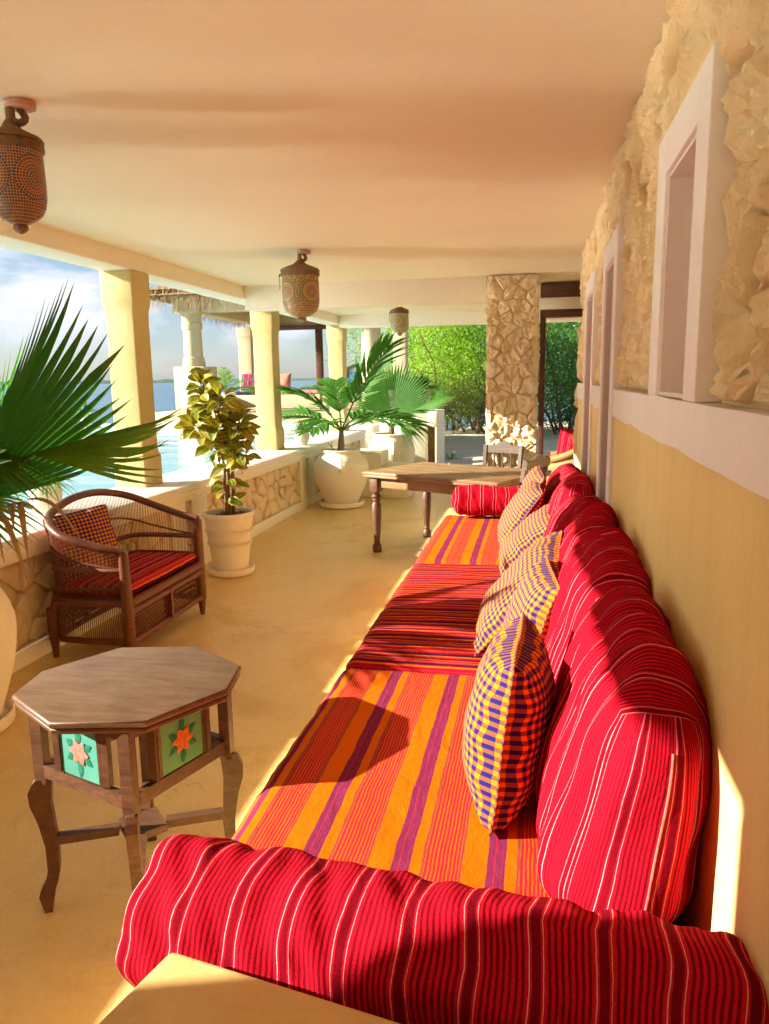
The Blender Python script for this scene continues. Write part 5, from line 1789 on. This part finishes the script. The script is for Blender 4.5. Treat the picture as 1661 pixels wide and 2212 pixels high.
lantern('blue and red mosaic lantern nearest the camera, cut by the picture edge', (-1.875, 2.58, CEIL - 0.001), 0.100, 0.40, 'mosaic_blue', ring_rot=R(28))
lantern('wide mosaic lantern with green stripe hanging over the middle of the veranda', (-1.86, 5.92, CEIL - 0.001), 0.148, 0.50, 'mosaic_green', ring_rot=R(10))
lantern('pale golden lantern hanging farthest along the veranda', (-1.78, 9.9, CEIL - 0.001), 0.118, 0.40, 'mosaic_gold', ring_rot=R(40))

# ================================================================== beyond the veranda
PL = thing('stepped_plinth', 'stepped cream plaster plinth on the floor behind the feather palm', 'plinth', (-2.28, 9.98, 0))
MB().box(-0.575, 0.23, -0.10, 0.42, 0.0, 0.63, 0.015).build('upper_step', 'cream_plaster', PL)
MB().box(0.232, 0.60, -0.098, 0.42, 0.0, 0.44, 0.015).build('lower_step', 'cream_plaster', PL)

BK = thing('planter_block', 'cream plaster pump housing with a dark doorway, white planters on top', 'housing', (-2.12, 13.55, -0.1))
mb = MB()
mb.box(-0.60, 0.24, -0.55, 0.55, 0.0, 1.12, 0.02)
mb.box(0.24, 0.42, -0.55, 0.55, 0.86, 1.12, 0.01)
mb.box(0.385, 0.42, -0.55, 0.55, 0.0, 0.859, 0.008)
mb.build('wall', 'cream_plaster', BK)
MB().box(0.241, 0.384, -0.40, -0.37, 0.02, 0.855).build('door', 'door_wood', BK)
for (x, y, lab, sd) in ((-2.02, 13.30, 'white planter with dark leaves on the plaster housing, beside the trees', 1), (-2.45, 13.42, 'white planter with dark leaves on the plaster housing, behind the round fan leaf', 2)):
    small_pot(lab, (x, y, 1.022), 0.38, 0.185, 0.14, 0.0, 'white_plaster', 'white planters')
    strap_plant('dark_shrub', lab.replace('white planter with dark leaves', 'dark broad-leaved plant in the planter'), (x, y, 1.37), 40, 0.42, 0.085, 15, 85, 0.25, 'dark_leaf', 40 + sd, base_r=0.06)

# square post and small steps by the gazebo
gp = column_mb(0.145, 0.0, 3.4, 3.0).build('gate_post', 'gazebo_plaster', None, (-2.62, 14.65, -0.1), sharp=35)
tag(gp, 'square cream post rising behind the round fan leaf', 'post')

# ---- gazebo over the water
GZ = thing('gazebo', 'open cream gazebo with round columns and thatched roof beyond the pool', 'gazebo', (-5.8, 18.5, 0))
MB().box(-3.05, 2.70, -2.93, 3.0, -2.2, 0.90, 0.02).build('platform', 'gazebo_plaster', GZ)
MB().box(-3.0, 2.70, -3.155, -2.935, -2.2, 0.79, 0.015).build('step', 'gazebo_plaster', GZ)


def round_col(x, y, z0, z1, r):
    prof = [(r * 1.22, z0), (r * 1.22, z0 + 0.10), (r * 1.14, z0 + 0.13), (r * 1.14, z0 + 0.19), (r * 1.02, z0 + 0.21), (r * 1.0, z0 + 0.5), (r * 0.96, z1 - 0.34), (r * 1.10, z1 - 0.33), (r * 1.12, z1 - 0.20), (r * 1.04, z1 - 0.19), (r * 1.06, z1 - 0.01), (r * 1.06, z1)]
    c = MB().lathe(prof, 32, (x, y, 0)).build('column', 'gazebo_plaster', GZ)
    cap = MB().box(x - r * 1.45, x + r * 1.45, y - r * 1.45, y + r * 1.45, z1 + 0.001, z1 + 0.37, 0.01).build('capital', 'gazebo_plaster', c)
    for k, s_ in enumerate((0.95, 0.6)):
        mb = MB()
        yy = y - r * 1.45 - 0.006
        a = r * s_ * 0.75
        for (p0, p1) in (((x - a, yy, z1 + 0.19 - a), (x + a, yy, z1 + 0.19 - a)), ((x - a, yy, z1 + 0.19 + a), (x + a, yy, z1 + 0.19 + a)), ((x - a, yy, z1 + 0.19 - a), (x - a, yy, z1 + 0.19 + a)), ((x + a, yy, z1 + 0.19 - a), (x + a, yy, z1 + 0.19 + a))):
            bar(mb, p0, p1, 0.012, 0.02)
        mb.build('moulding', 'gazebo_plaster', c)
    return c


round_col(-1.78, -2.5, 1.93, 3.08, 0.205)
round_col(2.30, -2.5, 0.902, 3.08, 0.215)
pd = MB().box(-2.12, -1.40, -2.85, -2.12, 0.902, 1.93, 0.015).build('pedestal', 'gazebo_plaster', GZ)
MB().box(-2.02, -1.50, -2.862, -2.852, 1.02, 1.82).build('pedestal_panel', 'cream_plaster', pd)
MB().box(-1.40, -0.9, -2.60, -2.40, 0.902, 1.12, 0.01).build('parapet', 'gazebo_plaster', GZ)
for (x0, x1, y0, y1) in ((-1.48, 2.0, -2.68, -2.32), (-1.96, -1.60, -2.20, 2.4), (2.12, 2.48, -2.20, 2.4), (-1.59, 2.1, 2.2, 2.5)):
    MB().box(x0, x1, y0, y1, 3.10, 3.44, 0.012).build('beam', 'gazebo_plaster', GZ)
    MB().box(x0 - 0.03, x1 + 0.03, y0 - 0.03, y1 + 0.03, 3.441, 3.50, 0.008).build('cornice', 'gazebo_plaster', GZ)
column_mb(0.23, 0.905, 3.098, 8.0).build('rear_pillar', 'gazebo_plaster', GZ, (-2.45, 2.45, 0))
MB().box(-0.30, -0.12, 2.10, 2.26, 0.905, 3.09, 0.01).build('timber_post', 'wood_lintel', GZ)
MB().box(-1.59, 2.1, 2.0, 2.19, 2.98, 3.09, 0.01).build('timber_beam', 'wood_lintel', GZ)
# thatched roof: a shallow pyramid with straw fringe
mb = MB()
cx, cy_ = 0.26, 0.0
E0 = [(-2.75, -3.3), (3.2, -3.3), (3.2, 3.2), (-2.75, 3.2)]
vs = [(x, y, 3.42) for x, y in E0] + [(cx, cy_, 5.2)] + [(x * 0.97, y * 0.97, 3.55) for x, y in E0]
mb.add(vs, [[0, 1, 4], [1, 2, 4], [2, 3, 4], [3, 0, 4], [5, 6, 7, 8]], smooth=False)
mb.build('roof', 'thatch', GZ)
mb = MB()
rnd = random.Random(77)
for (a, b) in zip(E0, E0[1:] + E0[:1]):
    L = math.hypot(b[0] - a[0], b[1] - a[1])
    for k in range(int(L * 150)):
        t_ = rnd.random()
        x, y = a[0] + (b[0] - a[0]) * t_, a[1] + (b[1] - a[1]) * t_
        d = Vector((x - cx, y - cy_, 0)).normalized()
        l_ = rnd.uniform(0.18, 0.46)
        up = rnd.uniform(-0.02, 0.22)
        p0 = Vector((x, y, 3.46 + up)) - d * 0.12
        p1 = p0 + d * rnd.uniform(0.05, 0.16) + Vector((rnd.uniform(-0.05, 0.05), rnd.uniform(-0.05, 0.05), -l_))
        sd = Vector((-d.y, d.x, 0)) * 0.007
        mb.add([p0 - sd, p0 + sd, p1 + sd * 0.3, p1 - sd * 0.3], [[0, 1, 2, 3]])
o = mb.build('straw_fringe', 'thatch', GZ, sharp=None)
o['kind'] = 'stuff'
# bench round the back with cushions
MB().box(-2.30, 2.3, 0.9, 1.75, 0.902, 1.22, 0.015).build('bench', 'gazebo_plaster', GZ)
MB().box(-2.55, -2.302, -0.2, 1.75, 0.902, 1.22, 0.015).build('bench', 'gazebo_plaster', GZ)
for k, (x0, x1, mt, lab) in enumerate(((-8.10, -7.30, 'cloth_navy', 'dark seat pad on the gazebo bench'), (-7.28, -5.62, 'weave_pink', 'pink woven seat pad on the gazebo bench'), (-5.60, -3.6, 'plaid_red', 'red plaid seat pad on the gazebo bench'))):
    o = soft_block('bench_pad', (x1 - x0, 0.80, 0.09), mt, None, 0.03, 0.008, 0.003, seed=20 + k, n=(14, 12, 4), uvaxes=(0, 1))
    o.location = ((x0 + x1) / 2, 18.5 + 1.32, 1.27)
    tag(o, lab, 'pad', 'gazebo bench pads')
for k, (x, mt, lab, ww) in enumerate(((-7.85, 'plaid_red', 'red plaid pillow farthest towards the sea on the gazebo bench', 0.55), (-7.52, 'weave_pink', 'pink woven pillow beside the navy pillow in the gazebo', 0.55), (-7.22, 'cloth_navy', 'navy pillow on the gazebo bench', 0.55),
                                      (-6.92, 'weave_pink', 'pink woven pillow half hidden by the column in the gazebo', 0.5), (-5.35, 'plaid_red', 'red plaid pillow seen between two columns in the gazebo', 0.55), (-4.98, 'plaid_blue', 'blue plaid pillow seen between two columns in the gazebo', 0.5),
                                      (-4.62, 'plaid_red', 'red plaid pillow behind the feather palm in the gazebo', 0.5))):
    pillow(lab, (x, 19.95 + 0.02 * k, 1.325), (0.1 * math.sin(k * 2), 0.35, 1), (0.2 * math.sin(k), -1, 0.3), ww, 0.50, 0.17, mt, seed=50 + k, name='bench_pillow', group='pillows on the gazebo bench')
TB = thing('low_table', 'dark wooden low table in the gazebo seen between two columns', 'table', (-4.55, 17.6, 0.902))
MB().box(-0.55, 0.55, -0.35, 0.35, 0.40, 0.45, 0.01).build('table_top', 'wood_chair', TB)
for sx in (-1, 1):
    for sy in (-1, 1):
        MB().box(sx * 0.48 - 0.03, sx * 0.48 + 0.03, sy * 0.28 - 0.03, sy * 0.28 + 0.03, 0, 0.399, 0.006).build('leg', 'wood_chair', TB)


def pale_palm(label, loc, n, L, seed, mat='palm_pale', ll=0.3, w=0.03):
    root = thing('feather_palm', label, 'palm', loc, 0)
    rnd = random.Random(seed)
    for k in range(n):
        a, e = k * 2.4 + rnd.uniform(-0.3, 0.3), R(rnd.uniform(25, 75))
        mb, sp = feather_leaf(L * rnd.uniform(0.75, 1.1), 20, ll, w, 0.6, seed + k, 0.15, 45, 0.2)
        o = mb.build('frond', mat, root, sharp=None)
        ax = Vector((math.cos(a) * math.cos(e), math.sin(a) * math.cos(e), math.sin(e)))
        o.matrix_local = frame_mat((0, 0, 0), ax, Vector((-math.cos(a) * math.sin(e), -math.sin(a) * math.sin(e), math.cos(e))))
        MB().tube(sp, [0.010 - 0.0006 * i for i in range(15)], 5).build('rachis', 'strap_leaf', o)
    return root


small_pot('cream pot in the gazebo corner holding the pale palm', (-7.50, 17.55, 0.902), 0.42, 0.22, 0.16, 0.03)
pale_palm('pale feathery palm behind the croton in the gazebo corner', (-7.50, 17.55, 1.28), 10, 1.05, 60)
small_pot('cream pot in the gazebo holding the palm in front of the brown post', (-4.60, 16.9, 0.902), 0.34, 0.18, 0.13, 0.03)
pale_palm('young feathery palm leaning in front of the brown gazebo post', (-4.60, 16.9, 1.2), 7, 1.0, 80, 'palm_pale', 0.30, 0.035)

# ---- far corner: wicker armchair, low table
AC = thing('wicker_armchair', 'honey-coloured wicker armchair beyond the far end of the sofa', 'armchair', (0.36, 9.35, 0), R(70))
rp = bez([(-0.30, 0.30, 0.62), (-0.34, 0.05, 0.63), (-0.30, -0.22, 0.74), (-0.16, -0.34, 0.92), (0.0, -0.36, 0.97), (0.16, -0.34, 0.92), (0.30, -0.22, 0.74), (0.34, 0.05, 0.63), (0.30, 0.30, 0.62)], 64)
MB().tube(rp, 0.045, 10).build('arm_rail', 'wicker_light', AC)
vs, fs = [], []
for i, q in enumerate(rp):
    vs += [(q.x, q.y, q.z), (q.x * 0.97, q.y * 0.97, q.z * 0.6 + 0.12), (q.x * 0.92, q.y * 0.95, 0.36), (q.x * 0.95, q.y * 0.97, 0.06)]
for i in range(len(rp) - 1):
    for k in range(3):
        fs.append([i * 4 + k, (i + 1) * 4 + k, (i + 1) * 4 + k + 1, i * 4 + k + 1])
mb = MB()
mb.add(vs, fs)
o = mb.build('woven_shell', 'wicker_light', AC, sharp=None)
o.modifiers.new('thickness', 'SOLIDIFY').thickness = 0.018
mb = MB()
for i in range(0, 64, 1):
    q = rp[i]
    mb.tube([(q.x * 1.01, q.y * 1.01, q.z), (q.x * 0.985, q.y * 0.985, q.z * 0.6 + 0.12), (q.x * 0.935, q.y * 0.965, 0.36), (q.x * 0.965, q.y * 0.985, 0.06)], 0.006, 5, False)
o = mb.build('woven_rib', 'wicker_light', AC, sharp=None)
o['kind'] = 'stuff'
MB().box(-0.28, 0.28, -0.30, 0.30, 0.33, 0.37, 0.01).build('seat', 'wicker_light', AC)
for sx in (-1, 1):
    for sy in (-1, 1):
        MB().tube([(sx * 0.27, sy * 0.28, 0), (sx * 0.27, sy * 0.28, 0.34)], 0.024, 8).build('leg', 'wicker_light', AC)
sc_ = soft_block('chair_cushion', (0.50, 0.52, 0.09), 'red_stripe', None, 0.035, 0.012, 0.003, seed=33, n=(14, 14, 5))
sc_.location = (0.36, 9.35, 0.43)
tag(sc_, 'red seat cushion in the wicker armchair', 'cushion')
pillow('red striped pillow upright in the wicker armchair', (0.42, 9.42, 0.50), (0.15, 0.05, 1), (-0.45, -0.85, 0.1), 0.46, 0.46, 0.15, 'red_stripe', seed=70)
T2 = thing('low_table', 'brown low table between the stone pillar and the wicker armchair', 'table', (0.10, 10.35, 0))
MB().box(-0.55, 0.45, -0.4, 0.4, 0.52, 0.56, 0.01).build('table_top', 'wood_chair', T2)
for sx in (-0.48, 0.38):
    for sy in (-0.33, 0.33):
        MB().box(sx - 0.03, sx + 0.03, sy - 0.03, sy + 0.03, 0, 0.519, 0.006).build('leg', 'wood_chair', T2)

# ---- mangrove thicket
def tree(label, loc, h, spread, nst, nleaf, seed, mat='mangrove_leaf', bark='bark', base=0.28, lsz=0.085, group='mangrove trees behind the house'):
    root = thing('mangrove_tree', label, 'tree', loc, 0, group)
    rnd = random.Random(seed)
    wood_mb, tips = MB(), []
    for s_ in range(nst):
        a = 2 * math.pi * s_ / nst + rnd.uniform(-0.5, 0.5)
        p_ = Vector((0.25 * math.cos(a), 0.25 * math.sin(a), -0.1))
        d = Vector((math.cos(a) * rnd.uniform(0.2, 0.7), math.sin(a) * rnd.uniform(0.2, 0.7), 1)).normalized()
        pts, n = [p_.copy()], 10
        for k in range(n):
            d = (d + Vector((rnd.uniform(-0.32, 0.32), rnd.uniform(-0.32, 0.32), rnd.uniform(-0.08, 0.22)))).normalized()
            p_ = p_ + d * (h * 0.85 / n)
            pts.append(p_.copy())
        r0 = rnd.uniform(0.035, 0.06)
        wood_mb.tube(pts, [r0 * (1 - 0.8 * k / n) for k in range(n + 1)], 7)
        for b in range(9):
            k = rnd.randrange(2, n)
            q = pts[k].copy()
            dd = Vector((rnd.uniform(-1, 1), rnd.uniform(-1, 1), rnd.uniform(-0.2, 0.9))).normalized()
            bp = [q.copy()]
            bl = spread * rnd.uniform(0.25, 0.6)
            for w in range(5):
                dd = (dd + Vector((rnd.uniform(-0.35, 0.35), rnd.uniform(-0.35, 0.35), rnd.uniform(-0.15, 0.3)))).normalized()
                q = q + dd * (bl / 5)
                bp.append(q.copy())
                if w > 0:
                    tips.append(q.copy())
            wood_mb.tube(bp, [0.016 * (1 - 0.8 * w / 5) for w in range(6)], 5)
        tips += pts[5:]
    wood_mb.build('trunk', bark, root, sharp=None)
    tips = [t_ for t_ in tips if t_.z > h * base] or tips
    vs = np.zeros((nleaf * 4, 3))
    for k in range(nleaf):
        c = tips[rnd.randrange(len(tips))]
        g = Vector((rnd.gauss(0, 1), rnd.gauss(0, 1), rnd.gauss(0, 0.8))) * (spread * 0.115)
        c = c + g
        ax = Vector((rnd.uniform(-1, 1), rnd.uniform(-1, 1), rnd.uniform(-0.7, 0.8))).normalized()
        nm = Vector((rnd.uniform(-1, 1), rnd.uniform(-1, 1), rnd.uniform(0, 1.3)))
        sd = ax.cross(nm)
        if sd.length < 1e-3:
            continue
        sd.normalize()
        l_, w = lsz * rnd.uniform(0.7, 1.25), lsz * rnd.uniform(0.24, 0.34)
        vs[k * 4] = c
        vs[k * 4 + 1] = c + ax * l_ * 0.5 + sd * w
        vs[k * 4 + 2] = c + ax * l_
        vs[k * 4 + 3] = c + ax * l_ * 0.5 - sd * w
    me = bpy.data.meshes.new('crown')
    me.vertices.add(nleaf * 4)
    me.vertices.foreach_set('co', vs.ravel())
    me.loops.add(nleaf * 4)
    me.loops.foreach_set('vertex_index', np.arange(nleaf * 4))
    me.polygons.add(nleaf)
    me.polygons.foreach_set('loop_start', np.arange(nleaf) * 4)
    me.update(calc_edges=True)
    link('crown', me, mat, root)
    return root


tree('bright green mangrove tree standing right behind the planter block', (-3.9, 28.5, -0.3), 5.6, 3.4, 5, 18000, 1, base=0.26)
tree('sunlit mangrove tree with crooked trunks beside the stone pillar', (-3.0, 26.0, -0.3), 5.6, 4.2, 6, 22000, 2, base=0.24)
tree('mangrove tree with leaning bare stems just left of the stone pillar', (-1.4, 25.2, -0.3), 5.2, 3.6, 5, 18000, 3, base=0.28)
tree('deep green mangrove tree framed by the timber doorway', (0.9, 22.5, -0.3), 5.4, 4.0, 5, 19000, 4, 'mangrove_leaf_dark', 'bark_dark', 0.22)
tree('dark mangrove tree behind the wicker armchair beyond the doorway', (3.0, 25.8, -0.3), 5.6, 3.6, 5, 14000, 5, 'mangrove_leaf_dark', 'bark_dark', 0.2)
tree('mangrove tree filling the gap behind the sunlit trunks', (-2.9, 31.0, -0.6), 6.0, 4.4, 5, 13000, 6, base=0.25)
tree('mangrove tree farthest back behind the stone pillar', (-0.4, 30.5, -0.6), 6.2, 5.2, 5, 14000, 7, base=0.25)
tree('olive scrub bush with dry stems on the sand behind the planter block', (-3.6, 23.4, -0.2), 2.2, 2.3, 7, 5000, 8, 'scrub_leaf', 'bark', 0.2, 0.06)
tree('dry scrub bush under the mangroves by the stone pillar', (-1.9, 23.8, -0.2), 2.0, 2.4, 7, 4000, 9, 'scrub_leaf', 'bark', 0.25, 0.06)
tree('low green bush in front of the mangrove trunks behind the planter block', (-3.55, 25.3, -0.25), 2.3, 2.9, 7, 9000, 10, 'mangrove_leaf', 'bark', 0.12, 0.075)
tree('low green bush between the mangrove trunks and the stone pillar', (-1.75, 25.0, -0.25), 2.2, 2.7, 7, 8000, 11, 'mangrove_leaf', 'bark', 0.15, 0.075)
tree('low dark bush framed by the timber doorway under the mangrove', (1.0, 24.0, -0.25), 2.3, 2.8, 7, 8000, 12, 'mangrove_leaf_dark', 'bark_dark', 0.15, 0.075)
strap_plant('sand_weed', 'spiky green weed growing alone on the sand', (-1.75, 15.6, -0.08), 26, 0.42, 0.02, 10, 60, 0.4, 'strap_leaf', 90)
strap_plant('sand_weed', 'small green weed beside the planter block doorway', (-1.70, 12.85, -0.08), 14, 0.30, 0.05, 30, 80, 0.3, 'strap_leaf', 91)
strap_plant('sand_weed', 'reddish succulent on the sand behind the far dining chair', (-0.95, 12.75, -0.08), 30, 0.25, 0.035, 10, 70, 0.2, 'brom_leaf', 92)
